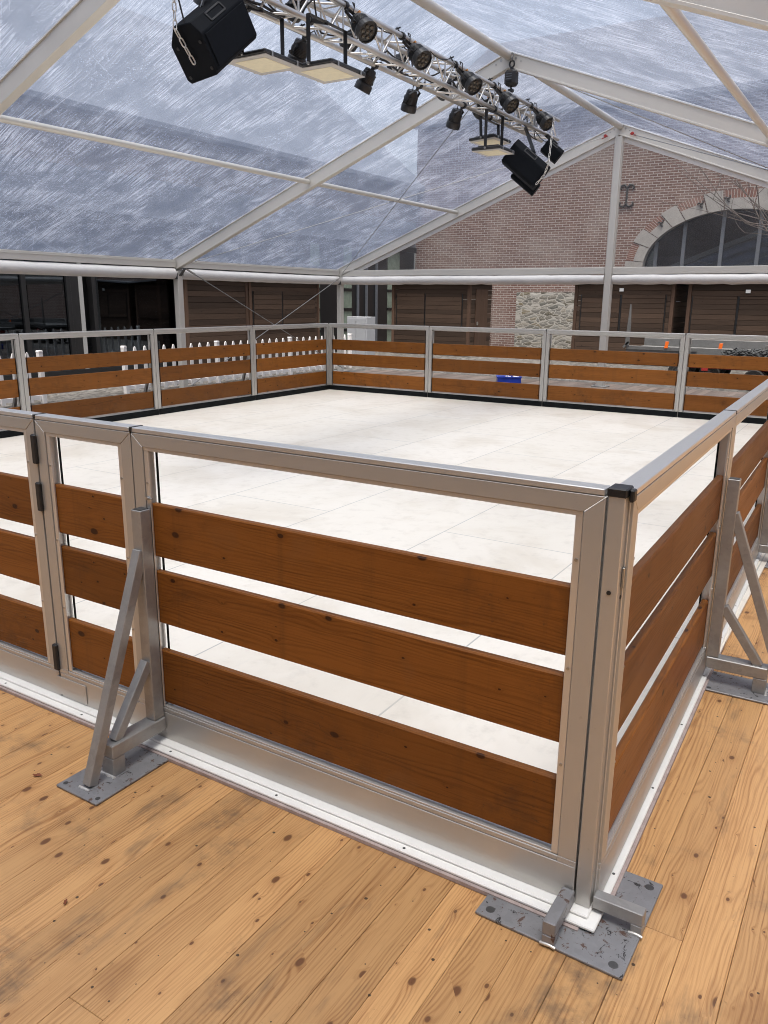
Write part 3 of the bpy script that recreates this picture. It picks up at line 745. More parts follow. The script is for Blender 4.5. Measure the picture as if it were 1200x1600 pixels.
# ------------------------------------------------------------------ lights on the truss
def par(label, chord, yy, centre, dirn, small=False):
    d = Vector(dirn).normalized(); c = Vector(centre); k = Vector((chord[0], yy, chord[1]))
    t = thing('stage_spotlight', label, 'stage spotlight', (0, 0, 0), 0, 'stage spotlights on the truss')
    R_ = .082 if small else .092
    body = MB(); H = .10
    body.lathe([(.0, -.11), (R_ * .62, -.11), (R_ * .72, -.095), (R_ * .80, -.06), (R_ * .84, -.05), (R_ * .84, .02), (R_, .03), (R_ * 1.04, .05), (R_ * 1.04, H), (R_ * .93, H), (R_ * .92, H - .012), (0, H - .012)], c, d, 24)
    for j in range(6):
        h = -.045 + .011 * j; body.lathe([(R_ * .84, h), (R_ * .93, h), (R_ * .93, h + .005), (R_ * .84, h + .005)], c, d, 24)
    body.build('body', 'black_metal', t)
    a = Vector((0, 0, 1)); x = d.cross(a).normalized(); y = d.cross(x)
    ln = MB(); f = c + d * (H - .011)
    for r0, n in ((0, 1), (R_ * .52, 6)):
        for j in range(n):
            q = f + (x * math.cos(2 * PI * j / 6) + y * math.sin(2 * PI * j / 6)) * r0
            ln.lathe([(0, .012), (R_ * .12, .0105), (R_ * .2, .006), (R_ * .235, 0)], q, d, 12)
    ln.build('led_lens', 'lens', t)
    # yoke: two arms from body sides up to a bridge below the clamp
    ax = Vector((0, 1, 0)) - d * d.y; ax.normalize()
    top = k + (c - k).normalized() * .05
    yk = MB()
    for s in (-1, 1):
        p0 = c + ax * s * (R_ + .012); p1 = p0 * .35 + (top + ax * s * (R_ + .012)) * .65
        yk.bar(p0, p1, .026, .005, ax, .001, .02, 0); yk.bar(p1, top, .026, .006, d, .001, .005, .005)
    yk.build('yoke', 'black_metal', t)
    kn = MB()
    for s in (-1, 1): kn.tube([c + ax * s * (R_ + .008), c + ax * s * (R_ + .035)], .014, 10)
    kn.build('tilt_knob', 'black', t)
    cl = MB(); cl.tube([k + Vector((0, -.018, 0)), k + Vector((0, .018, 0))], .036, 12); cl.bar(k + Vector((0, 0, -.01)), top, .03, .02, (0, 1, 0), .002)
    o = Vector((-.03, 0, .045)); cl.tube([k, k + o * 1.3], .008, 8); cl.bar(k + o * 1.5 + Vector((-.03, 0, 0)), k + o * 1.5 + Vector((.03, 0, .01)), .012, .01)
    cl.tube([k + o * 1.3, k + o * 1.9], .006, 6)
    cl.build('clamp', 'black', t)
    m = MB(); b0 = c - d * .11
    pts = [b0 + d * .0, b0 - d * .05 + Vector((0, 0, .03)), top + Vector((.02, .06, .06)), k + Vector((.01, .10, .05)), k + Vector((0, .18, -.01))]
    pts2 = []
    for i in range(len(pts) - 1):
        for j in range(4):
            f = j / 4; pts2.append(pts[i].lerp(pts[i + 1], f))
    m.tube(pts2 + [pts[-1]], .005, 6); m.build('lamp_cable', 'cable', t)
    m = MB(); m.tube([b0 + Vector((.0, .03, .06)) , b0 + d * .03 + Vector((0, .03, .085))], .012, 8); m.build('gel_knob', 'brass', t)
A = (XA, ZA); C = (XC, ZC); Dc = (XC, ZA); Bc = (XA, ZC)
FD = (.72, -.22, -.62)
ord_ = ['nearest spotlight of the row facing the camera, with an orange knob', 'second spotlight of the row facing the camera, with cross shaped clamp handle',
        'third and middle spotlight of the row facing the camera, cable looped over its clamp', 'fourth spotlight of the row facing the camera, below the chain hoist', 'last spotlight at the far end of the truss, over the big far loudspeaker']
for i, y in enumerate((4.66, 5.62, 6.74, 7.74, 8.90)):
    par(ord_[i], A, y, (-3.80, y + .06 + .02 * i, 3.865), FD)
par('spotlight under the truss between the two near floodlights', C, 4.42, (-4.30, 4.46, 3.66), (-.45, .1, -.85), True)
par('spotlight peeping out behind the near floodlight that shows its whole bracket', C, 5.52, (-4.27, 5.50, 3.655), (-.45, -.1, -.85), True)
par('spotlight hanging lowest in the middle of the truss against the rafter', C, 6.40, (-4.32, 6.45, 3.655), (-.40, .25, -.85), True)
par('spotlight hanging under the truss where the bracing wire passes', C, 7.45, (-4.31, 7.49, 3.66), (-.40, .25, -.85), True)
par('spotlight cut by the upper picture edge above the near loudspeaker', C, 3.30, (-4.30, 3.36, 3.80), (-.5, -.2, -.8), True)
par('spotlight on the truss back facing away, between the two nearest front spotlights', Dc, 5.30, (-4.33, 5.35, 3.98), (-.85, .2, -.3), True)
par('spotlight inside the truss near the upper picture edge, wrapped in cable', Dc, 4.35, (-4.28, 4.42, 4.02), (-.75, .3, -.5), True)

for i, (y, nm) in enumerate(((6.15, 'second'), (7.2, 'third'), (8.2, 'fourth'))):
    par('spotlight on the truss back facing away, just behind the %s front spotlight' % nm, Dc, y, (-4.32, y + .05, 3.97 - .03 * i), (-.8, .25, -.45), True)

def flood(label, c, sx, sy, chord_y, chord, tilt=0.):
    mat = Matrix.Translation(c) @ Matrix.Rotation(tilt, 4, 'Y')
    t = thing('floodlight', label, 'floodlight', (0, 0, 0), 0, 'square floodlights hanging under the truss', mat)
    m = MB(); m.box(-sx / 2, sx / 2, -sy / 2, sy / 2, .006, .040, .010); m.box(-sx * .36, sx * .36, -sy * .36, sy * .36, .041, .062, .006); m.build('housing', 'black_metal', t)
    m = MB(); m.box(-sx / 2 + .006, sx / 2 - .006, -sy / 2 + .006, sy / 2 - .006, -.001, .005, .001); m.build('glass_frame', 'lamp_glass_frame', t)
    m = MB(); m.box(-sx * .345, sx * .345, -sy * .345, sy * .345, -.004, -.0015, .001); m.build('led_panel', 'led', t)
    m = MB()
    for s in (-1, 1):
        for k in (-.33, .33): m.box(s * sx / 2 - .004, s * sx / 2 + .006, sy * k - .008, sy * k + .008, -.003, .036, .002)
    m.build('clip', 'screw', t)
    inv = mat.inverted(); top = inv @ Vector((chord[0], chord_y, chord[1])); hz = top.z - .045
    m = MB(); b_ = sy / 2 + .012
    for s in (-1, 1): m.bar((0, s * b_, .01), (0, s * b_, hz), .038, .006, (0, 1, 0), .001)
    m.bar((0, -b_ - .003, hz), (0, b_ + .003, hz), .038, .006, (0, 0, 1), .001); m.build('bracket', 'black_metal', t)
    m = MB(); m.bar((0, top.y, hz), (top.x, top.y, top.z), .03, .03, (0, 1, 0)); m.tube([(top.x, top.y - .018, top.z), (top.x, top.y + .018, top.z)], .036, 12); m.build('clamp', 'black', t)
    m = MB()
    for s in (-1, 1): m.tube([(0, s * b_, .022), (0, s * (b_ + .016), .022)], .012, 10)
    m.build('pivot_bolt', 'screw', t)
flood('near floodlight half hidden by the near loudspeaker', (-4.03, 3.65, 3.355), .44, .47, 3.65, C)
flood('near floodlight right of its twin, with the whole bracket showing', (-3.765, 4.15, 3.365), .44, .49, 4.15, Bc)
flood('far floodlight, upper one of the far pair', (-4.16, 8.18, 3.49), .36, .50, 8.18, C, math.radians(-4))
flood('far floodlight, lower one of the far pair with a brown scorched panel', (-3.93, 7.79, 3.30), .38, .44, 7.79, Bc)

# ------------------------------------------------------------------ loudspeakers
def basis(o, a, L):
    L = Vector(L).normalized(); a = Vector(a); a = (a - L * a.dot(L)).normalized(); m = a.cross(L)
    return Matrix(((a.x, L.x, m.x, o[0]), (a.y, L.y, m.y, o[1]), (a.z, L.z, m.z, o[2]), (0, 0, 0, 1)))
def speaker(label, mat, L, sc=1., hang=None):
    t = thing('loudspeaker', label, 'loudspeaker', (0, 0, 0), 0, 'black loudspeakers hanging from the truss', mat)
    sec = [(0, 0), (0, -.31), (-.03, -.345), (-.37, -.385), (-.40, -.35), (-.40, -.05), (-.277, .096), (-.072, .102)]
    sec = [(a * sc, b_ * sc) for a, b_ in sec]
    m = MB(); m.prism(sec, 0, L, .006, axis=1); m.build('cabinet', 'speaker_black', t)
    m = MB(); m.box(.0015, .008, .04 * sc, L - .03, -.295 * sc, -.02 * sc, .002); m.build('grille', 'speaker_black', t)
    # handle recess on the bevelled edge between grille and back
    p0 = Vector((0, 0, 0)); p1 = Vector((-.072 * sc, 0, .102 * sc)); e = (p1 - p0); n = Vector((e.z, 0, -e.x)).normalized() * 1
    m = MB(); c0 = p0.lerp(p1, .2) + n * .003; c1 = p0.lerp(p1, .8) + n * .003
    for y in (L * .30, L * .62): m.bar(c0 + Vector((0, y, 0)), c1 + Vector((0, y, 0)), .012, .006, n)
    m.bar(c0 + Vector((0, L * .30, 0)), c0 + Vector((0, L * .62, 0)), .012, .006, n); m.bar(c1 + Vector((0, L * .30, 0)), c1 + Vector((0, L * .62, 0)), .012, .006, n); m.build('handle', 'black_metal', t)
    for a, b_ in ((-.05, -.06), (-.33, -.08), (-.34, -.33), (-.05, -.28)):
        m = MB(); m.tube([(a * sc, -.004, b_ * sc), (a * sc, .004, b_ * sc)], .012, 10); m.build('cap_screw', 'black', t)
    if hang:
        inv = mat.inverted(); m = MB(); p = inv @ Vector(hang); m.bar((-.2 * sc, L * .5, .09 * sc), p, .05, .012, (0, 1, 0)); m.build('hanging_bracket', 'black_metal', t)
    return t
near = basis((-3.85, 2.78, 3.335), (1, 0, 0), (0, .79, .61))
speaker('big black loudspeaker at the near end of the truss, chain on its end', near, .56, .80, (-4.06, 3.1, 3.78))
FA, FL = (.28, -.956, -.073), (.733, .262, -.628)
far = basis((-3.95, 8.44, 3.505), FA, FL)
speaker('big black loudspeaker at the far end of the truss, beside the far floodlights', far, .54, .72, (-4.0, 8.9, 3.78))
low = basis((-4.05, 8.80, 3.27), FA, FL)
speaker('smaller black loudspeaker with pale bracket below the big far one', low, .38, .38, (-4.10, 8.85, 3.45))
back = basis((-3.86, 9.35, 3.67), FA, FL)
speaker('black loudspeaker at the outermost end of the truss, behind the hanging chain', back, .26, .42, (-3.95, 9.5, 3.78))

def chain(name, label, pts, sz=.02, group='chains hanging on the loudspeakers'):
    m = MB(); d = 0; L = 0; P = [Vector(p) for p in pts]
    seg = [(P[i], P[i + 1]) for i in range(len(P) - 1)]; pitch = sz * 2.3; k = 0
    for a, b_ in seg:
        n = max(1, round((b_ - a).length / pitch)); u = (b_ - a).normalized()
        v = u.cross(Vector((.3, 1, .2))).normalized(); w = u.cross(v)
        for j in range(n):
            c = a + u * ((j + .5) * (b_ - a).length / n); s = v if k % 2 else w; k += 1
            ring = []
            for q in range(14):
                an = 2 * PI * q / 14; cx, sx_ = math.cos(an), math.sin(an)
                ring.append(c + u * (cx * sz * .75 + (sz * .55 if cx > 0 else -sz * .55)) + s * sx_ * sz * .55)
            m.tube(ring, sz * .21, 6, closed=True)
    return tag(m.build(name, 'weld'), label, 'chain', group)
e = near @ Vector((-.19, -.03, .05)); e2 = near @ Vector((-.15, -.03, -.17))
chain('safety_chain', 'silver chain looped over the end of the near loudspeaker', [(e.x - .02, e.y + .03, 4.0), e + Vector((0, 0, .02)), e2], .024)
e = far @ Vector((.02, .51, .08))
chain('safety_chain', 'silver chain hanging over the edge of the big far loudspeaker', [(e.x + .0, e.y + .1, 3.80), e, far @ Vector((.02, .555, -.05)), far @ Vector((.02, .545, -.19))], .020)
# power cables along the truss
def cable(label, pts, r=.006):
    m = MB(); P = [Vector(p) for p in pts]; out = []
    for i in range(len(P) - 1):
        for j in range(6):
            f = j / 6; q = P[i].lerp(P[i + 1], f); q.z -= .05 * math.sin(f * PI); out.append(q)
    m.tube(out + [P[-1]], r, 6); tag(m.build('power_cable', 'cable'), label, 'cable', 'black cables along the truss')
cable('black cable bundle sagging between the chords along the whole truss', [(-4.06 + .05 * math.sin(k * 2.1), 2.5 + .62 * k, 3.86 + .05 * math.cos(k * 1.7)) for k in range(12)], .011)
cable('thin black cable looped along the outer upper chord of the truss', [(-3.935 + .02 * math.sin(k), 2.6 + .5 * k, 4.055 - .02 * (k % 2)) for k in range(14)], .005)
cable('black cables drooping from the far end of the truss to the loudspeakers', [(-3.95, 8.7, 3.80), (-3.85, 8.95, 3.62), (-4.0, 9.2, 3.8), (-3.85, 9.5, 3.66), (-4.0, 9.8, 3.8), (-3.85, 9.6, 3.60)], .006)
cable('loose black cable loops hanging inside the near half of the truss', [(-4.06 + .09 * math.sin(k * 3.7), 3.6 + .33 * k, 3.90 + .09 * math.cos(k * 2.9)) for k in range(11)], .008)
cable('loose black cable loops hanging inside the far half of the truss', [(-4.06 + .09 * math.sin(k * 2.7), 6.6 + .30 * k, 3.90 + .08 * math.cos(k * 3.3)) for k in range(11)], .008)
m = MB(); b0 = near @ Vector((-.12, .02, .08)); m.tube([b0, b0 + Vector((-.03, -.05, .25)), b0 + Vector((-.08, -.1, .7))], .006, 6)
tag(m.build('power_cable', 'cable'), 'thin black lead rising from the top of the near loudspeaker', 'cable', 'black cables along the truss')

# ------------------------------------------------------------------ picket fence behind the left side
def picket_fence(label, y0, y1, n, end_post=True, x=-10.62):
    t = thing('picket_fence', label, 'picket fence', (x, y0, 0), 0, 'white picket fence sections left of the rink')
    L = y1 - y0; zg = -.045
    for z0, z1 in ((.015, .085), (.50, .575)):
        m = MB(); m.box(-.022, -.002, .03, L - .03, z0, z1, .003); m.build('rail', 'picket', t)
    for i in range(n):
        y = L * (i + 1) / (n + 1); dz = rnd(-.004, .004)
        m = MB(); m.prism([(y - .036, zg + .03), (y + .036, zg + .03), (y + .036, .675 + dz), (y + .018, .735 + dz), (y, .752 + dz), (y - .018, .735 + dz), (y - .036, .675 + dz)], 0, .02, .002, plane='yz', axis=2); m.build('picket', 'picket', t)
    for y in (0, L) if end_post else (0,):
        m = MB(); m.box(-.045, .03, y - .035, y + .035, zg, .735, .003); m.prism([(y - .040, .735), (y + .040, .735), (y + .03, .765), (y - .03, .765)], -.050, .035, .004, plane='yz'); m.build('fence_post', 'picket', t)
picket_fence('white picket fence section at the left picture edge, before the gap', 3.75, 6.06, 9)
picket_fence('white picket fence section just past the gap', 7.69, 9.93, 9, False)
picket_fence('white picket fence section behind the middle of the left barrier', 9.96, 12.2, 9, False)
picket_fence('white picket fence section ending behind the far left tent post', 12.23, 14.53, 9)

# ------------------------------------------------------------------ buildings
GXF = -14.3
hall = thing('glazed_hall', 'dark glass fronted hall along the left side of the yard', 'building', (GXF, 0, 0))
YS = [-3.0, -.6, 1.8, 4.2, 6.6, 8.42, 9.46, 10.1, 12.5, 14.9, 17.3]
for i in range(len(YS) - 1):
    if abs(YS[i] - 9.46) < .01: continue
    m = MB(); m.box(-.01, .0, YS[i] + .03, YS[i + 1] - .03, .05, 3.15); m.build('glass_pane', 'glass', hall)
for y in YS:
    m = MB(); w = .05
    m.box(-.12, .05, y - w, y + w, -.04, 3.15, .004); m.build('mullion', 'frame_dark', hall)
m = MB(); m.box(-.06, .03, 9.73, 9.83, -.04, 2.32, .004); m.build('pale_column', 'mullion', hall)
m = MB(); m.box(-.05, .02, 9.47, 9.725, -.04, 3.15, .004); m.build('dark_reveal', 'frame_dark', hall)
m = MB(); m.box(-.12, .06, -3, 17.3, -.04, .05); m.box(-.1215, .07, -3, 24, 3.15, 3.32); m.build('frame_beam', 'frame_dark', hall)
m = MB()
y = -3.
while y < 24: m.box(-.10, .03, y, min(y + .6, 24) - .008, 3.325, 4.15); y += .6
m.build('zinc_band', 'slate', hall)
m = MB(); m.box(-.2, .02, -3, 24, 4.155, 5.2, axis=1, rnd_uv=False); m.build('upper_storey', 'storey', hall)
m = MB(); m.prism([(.35, 5.20), (.35, 5.32), (-4.6, 9.3), (-9.6, 5.32), (-9.6, 5.20)], -3.2, 24.2, .01); m.build('roof', 'roof_slate', hall)
m = MB(); m.box(-8, -7.9, -3, 24, -.04, 5.19); m.box(-8, -.2, -3.1, -3.0, -.04, 5.19); m.box(-8, -.2, -3, 24, -.04, -.02); m.build('inner_wall', 'interior', hall)
# glazed porch of the hall, pale panes between dark posts
for y0, y1, mt in ((17.35, 17.9, 'frame_dark'), (17.9, 18.35, 'glass_green'), (18.35, 19.6, 'frame_dark'), (19.6, 20.05, 'glass_green'), (20.05, 21.3, 'frame_dark'), (21.3, 22.2, 'frame_dark'), (22.2, 23.0, 'glass_green'), (23.0, 24., 'frame_dark')):
    m = MB(); m.box(-.06, -.01, y0 + .001, y1 - .001, -.04, 3.149); m.build('porch_pane' if mt == 'glass_green' else 'porch_panel', mt, hall)
    if mt == 'glass_green':
        for z in (.62, 1.25, 1.85, 2.45):
            m = MB(); m.box(-.009, .02, y0, y1, z - .04, z + .04); m.build('glazing_bar', 'frame_dark', hall)
for y in (20.35, 20.85, 21.45):
    m = MB(); m.box(-.008, .06, y - .03, y + .03, -.04, 3.149, .003); m.build('slim_column', 'frame_grey', hall)

bb = thing('brick_building', 'old red brick building with a large stone framed arched window', 'building', (0, 24, 0))
# main wall with the arched opening cut out
ac, ah, aw, ab = -3.75, 2.58, 2.56, 1.56     # arch centre x, springing z, half width, rise
def arch(t, k=0.): return (ac - (aw + k) * math.cos(t), ah + (ab + k) * math.sin(t))
pts = [arch(PI * i / 36) for i in range(37)]
W = MB()
def wall_face(poly): W.add([(x, 0, z) for x, z in poly], [list(range(len(poly)))], [[(x, z) for x, z in poly]])
wall_face([(-14.27, -.045), (ac - aw, -.045), (ac - aw, ah), (-14.27, ah)])
wall_face([(ac + aw, -.045), (14, -.045), (14, ah), (ac + aw, ah)])
wall_face([(-14.27, ah), pts[0], (ac - aw, 7.2), (-14.27, 7.2)]); wall_face([pts[-1], (14, ah), (14, 7.2), (ac + aw, 7.2)])
for i in range(36): wall_face([pts[i], pts[i + 1], (pts[i + 1][0], 7.2), (pts[i][0], 7.2)])
wall_face([(ac - aw, -.045), (ac + aw, -.045), (ac + aw, .6), (ac - aw, .6)])
# wing on the right-hand side of the yard
W.add([(14, 0, -.045), (14, -33, -.045), (14, -33, 9.), (14, 0, 9.)], [(0, 1, 2, 3)], [[(0, 0), (30, 0), (30, 9.), (0, 9.)]])
W.add([(14, -33, -.045), (-14.2, -33, -.045), (-14.2, -33, 9.), (14, -33, 9.)], [(0, 1, 2, 3)], [[(0, 0), (28, 0), (28, 9.), (0, 9.)]])  # unseen rear wall, added to block light from behind the camera
W.build('brick_wall', 'brick', bb)
m = MB()
for i in range(36): 
    (x0, z0), (x1, z1) = pts[i], pts[i + 1]; m.quad((x0, 0, z0), (x1, 0, z1), (x1, .35, z1), (x0, .35, z0))
m.build('reveal', 'limestone', bb)
m = MB(); m.prism([(-.35, 7.18), (-.35, 7.34), (6., 11.2), (6.2, 11.1), (.1, 7.18)], -14.4, 14.4, .005, plane='yz'); m.build('roof', 'slate', bb)
# stone ring: long blocks reaching outwards alternate with brick infill
seg = [(0.0, .10, 1), (.10, .36, 0), (.36, .56, 1), (.56, .80, 0), (.80, .98, 1), (.98, 1.24, 0), (1.24, 1.42, 1), (1.42, 1.72, 0), (1.72, 1.9, 1), (1.9, 2.16, 0), (2.16, 2.34, 1), (2.34, 2.58, 0), (2.58, 2.78, 1), (2.78, 3.04, 0), (3.04, PI, 1)]
for a0, a1, st in seg:
    m = MB(); k0, k1 = (.0, .54 if st else .30)
    n = 5
    tt = [a0 + .006 + (a1 - a0 - .012) * i / n for i in range(n + 1)]
    for i in range(n): m.prism([arch(tt[i], k0), arch(tt[i], k1), arch(tt[i + 1], k1), arch(tt[i + 1], k0)], -.035, .05)
    m.build('arch_stone', 'limestone', bb)
    if not st:
        b_ = MB()
        for i in range(n):
            q = [arch(tt[i], .305), arch(tt[i], .53), arch(tt[i + 1], .53), arch(tt[i + 1], .305)]
            s0 = tt[i] * 2.7; s1 = tt[i + 1] * 2.7
            b_.add([(x, -.012, z) for x, z in q], [(0, 1, 2, 3)], [[(s0, .1), (s0, .4), (s1, .4), (s1, .1)]])
        b_.build('arch_bricks', 'brick_bright', bb)
win = MB()
for x in (-6.0, -5.21, -4.15, -3.16, -2.1): win.box(x - .05, x + .05, .18, .28, ah - 1.9, ah + ab * math.sqrt(max(0, 1 - ((x - ac) / aw) ** 2)) - .01)
win.box(ac - aw, ac + aw, .19, .27, ah - .42, ah - .32); win.box(ac - aw, ac + aw, .19, .27, .6, .68)
wo = win.build('arched_window', 'frame_grey', bb)
m = MB(); gp = [(x, z) for x, z in pts]
m.add([(x, .24, z) for x, z in gp] + [(ac + aw, .24, .6), (ac - aw, .24, .6)], [list(range(39))], [[(0, 0)] * 39]); m.build('pane', 'glass_arch', wo)
m = MB(); m.box(-7, 0, 2.9, 3., 0, 5); m.box(-7, 0, .4, 3, 5, 5.1); m.box(-7, -6.9, .4, 3, 0, 5); m.box(-.1, 0, .4, 3, 0, 5); m.build('room_lining', 'interior', bb)
m = MB(); m.box(-6.8, -.2, 1.2, 1.5, 2.55, 2.95); m.build('gallery_rail', 'slate', bb)
# iron wall anchors
m = MB()
x, z = -6.96, 4.66
m.bar((x, -.02, z - .24), (x, -.02, z + .24), .05, .04, (0, 1, 0))
for s in (-1, 1):
    for k in (-1, 1):
        m.tube([(x, -.03, z + k * .22), (x + s * .07, -.03, z + k * .31), (x + s * .17, -.03, z + k * .29), (x + s * .21, -.03, z + k * .22), (x + s * .17, -.03, z + k * .19)], .028, 8)
m.build('wall_anchor', 'iron', bb)
for a in (.74, 1.20, 1.46, 1.9):
    x, z = arch(a, .30); m = MB()
    for k in range(3):
        an = 2 * PI * k / 3 + .5; m.tube([(x, -.06, z), (x + .06 * math.cos(an), -.06, z + .06 * math.sin(an)), (x + .10 * math.cos(an + .6), -.06, z + .10 * math.sin(an + .6))], .022, 7)
    m.build('rosette_anchor', 'iron', bb)
m = MB(); m.box(-10.35, -6.4, -.05, .0, -.04, 1.84, rnd_uv=False, axis=0); m.build('rubble_patch', 'rubble', bb)
m = MB(); m.box(-11.2, -10.352, -.05, -.001, -.04, 1.84, axis=0, rnd_uv=False); m.box(-11.2, -6.4, -.052, -.001, 1.841, 2.3, axis=0, rnd_uv=False); m.build('brick_quoin', 'brick', bb)

# ------------------------------------------------------------------ market chalets
def cladding(mb, x0, x1, z0, z1, y0, y1, h=.135, face='y'):
    z = z0
    while z < z1 - .02:
        t = min(z + h, z1); d = rnd(0, .004)
        if face == 'y': mb.box(x0, x1, y0 - d, y1, z + .003, t - .003, .004, axis=0)
        else: mb.box(y0, y1 + d, x0, x1, z + .003, t - .003, .004, axis=1)
        z = t
def chalet(label, loc, rz, W_, D_, shutters, H_=2.08, door=None, lab=None):
    t = thing('wooden_chalet', label, 'market chalet', loc, rz, 'brown wooden market chalets')
    z0 = -.03
    m = MB(); cladding(m, .09, W_ - .09, z0, H_, .0, .03); m.build('front_wall', 'chalet', t)
    m = MB(); cladding(m, .09, D_ - .02, z0, H_, W_ - .03, W_, face='x'); m.build('side_wall', 'chalet', t)
    m = MB(); cladding(m, .09, D_ - .02, z0, H_, .0, .03, face='x'); m.build('side_wall', 'chalet', t)
    m = MB(); cladding(m, .02, W_ - .02, z0, H_, D_ - .03, D_); m.build('back_wall', 'chalet', t)
    for x in (0, W_ - .088):
        m = MB(); m.box(x, x + .088, -.02, .088, z0, H_, .004, axis=2); m.build('corner_trim', 'chalet_trim', t)
    for a, b_, zl, zh in shutters:
        m = MB(); cladding(m, a, b_, zl, zh, -.035, -.006, .125); m.build('shutter', 'chalet', t)
        for q in ((a - .03, a - .004), (b_ + .004, b_ + .03)):
            m = MB(); m.box(q[0], q[1], -.022, -.005, zl, zh, .002); m.build('shutter_batten', 'frame_dark', t)
    m = MB(); ov = .12; m.prism([(-ov, H_ - .02), (W_ / 2, H_ + .06), (W_ + ov, H_ - .02), (W_ + ov, H_ + .04), (W_ / 2, H_ + .12), (-ov, H_ + .04)], -.22, D_ + .1, .004); m.build('roof', 'slate', t)
    m = MB(); m.prism([(.02, H_), (W_ - .02, H_), (W_ / 2, H_ + .05)], .005, .03); m.build('gable_board', 'chalet', t)
    if lab:
        m = MB(); m.box(lab[0] - .055, lab[0] + .055, -.042, -.037, lab[1] - .04, lab[1] + .04); m.build('small_notice', 'paper', t)
    if door:
        m = MB(); m.box(W_ + .005, W_ + .03, door[0], door[1], z0, 1.88, .003, axis=2); dr = m.build('side_door', 'chalet_trim', t)
        m = MB(); m.box(W_ + .031, W_ + .06, door[0] + .06, door[0] + .12, .85, .95); m.build('latch', 'screw', dr)
chalet('brown chalet between the rubble patch and the black gap, behind the gable post', (-7.0, 20., 0), 0, 2.62, 1.9, [(.22, 1.24, .78, 1.75), (1.30, 2.4, .78, 1.75)], lab=(1.27, 1.87))
chalet('brown chalet with lighter shutter boards at the right picture edge', (-4.06, 20., 0), 0, 2.9, 1.9, [(.14, 1.17, .78, 1.72), (1.23, 2.6, .78, 1.72)], lab=(1.40, 1.84))
chalet('brown chalet with a side door left of the rubble patch', (-12.78, 20., 0), 0, 2.66, 1.5, [(.2, 1.15, .78, 1.75), (1.2, 2.4, .78, 1.75)], door=(.35, 1.15))
chalet('left yard chalet with pale weathered boards, next to the tent post', (-13.85, 12.35, 0), PI / 2, 2.22, .36, [])
chalet('left yard chalet with shutters, nearer the glazed porch', (-13.83, 14.60, 0), PI / 2, 3.05, .38, [(.16, 1.3, .78, 1.75), (1.36, 2.8, .78, 1.75)])

# ------------------------------------------------------------------ yard objects
cb = thing('utility_cabinet', 'pale grey utility cabinet beside the far left tent post', 'cabinet', (-11.72, 16.0, -.045))
m = MB(); m.box(0, .62, 0, .42, .06, 1.17, .008); m.build('body', 'grey_box', cb)
m = MB(); m.box(.03, .28, -.014, -.001, .1, 1.13, .003); m.build('door', 'grey_box', cb)
m = MB(); m.box(.31, .59, -.014, -.001, .1, 1.13, .003); m.build('door', 'grey_box', cb)
m = MB(); m.box(.01, .61, .01, .41, 0, .06); m.build('plinth', 'steel_dark', cb)
bc = thing('blue_crate', 'blue plastic crate with white rags on the weathered boards', 'crate', (-6.0, 12.9, .0), math.radians(28))
m = MB(); L_, w_, h_ = .46, .32, .125
for a in ((0, L_, 0, .012), (0, L_, w_ - .012, w_), (0, .012, .0125, w_ - .0125), (L_ - .012, L_, .0125, w_ - .0125)): m.box(*a, .003, h_, .003)
m.box(.012, L_ - .012, .012, w_ - .012, .003, .012); m.box(-.014, L_ + .014, -.014, -.001, h_ - .022, h_ + .002, .003); m.box(-.014, L_ + .014, w_ + .001, w_ + .014, h_ - .022, h_ + .002, .003)
m.box(-.014, -.001, .0, w_, h_ - .022, h_ + .001, .003); m.box(L_ + .001, L_ + .014, .0, w_, h_ - .022, h_ + .001, .003); m.build('tub', 'blue', bc)
m = MB()
vs = []; nx = 9
for i in range(nx):
    for j in range(6): vs.append((.16 + .27 * i / (nx - 1), .05 + .22 * j / 5, .095 + .035 * math.sin(i * 1.9 + j) + rnd(-.012, .018)))
fs = [(i * 6 + j, (i + 1) * 6 + j, (i + 1) * 6 + j + 1, i * 6 + j + 1) for i in range(nx - 1) for j in range(5)]
m.add(vs, fs, [[(0, 0)] * 4] * len(fs)); tag(m.build('crumpled_rag', 'paper', None), 'crumpled white rag lying in the blue crate', 'rag').matrix_world = Matrix.Translation((-6.0, 12.9, 0)) @ Matrix.Rotation(math.radians(28), 4, 'Z')

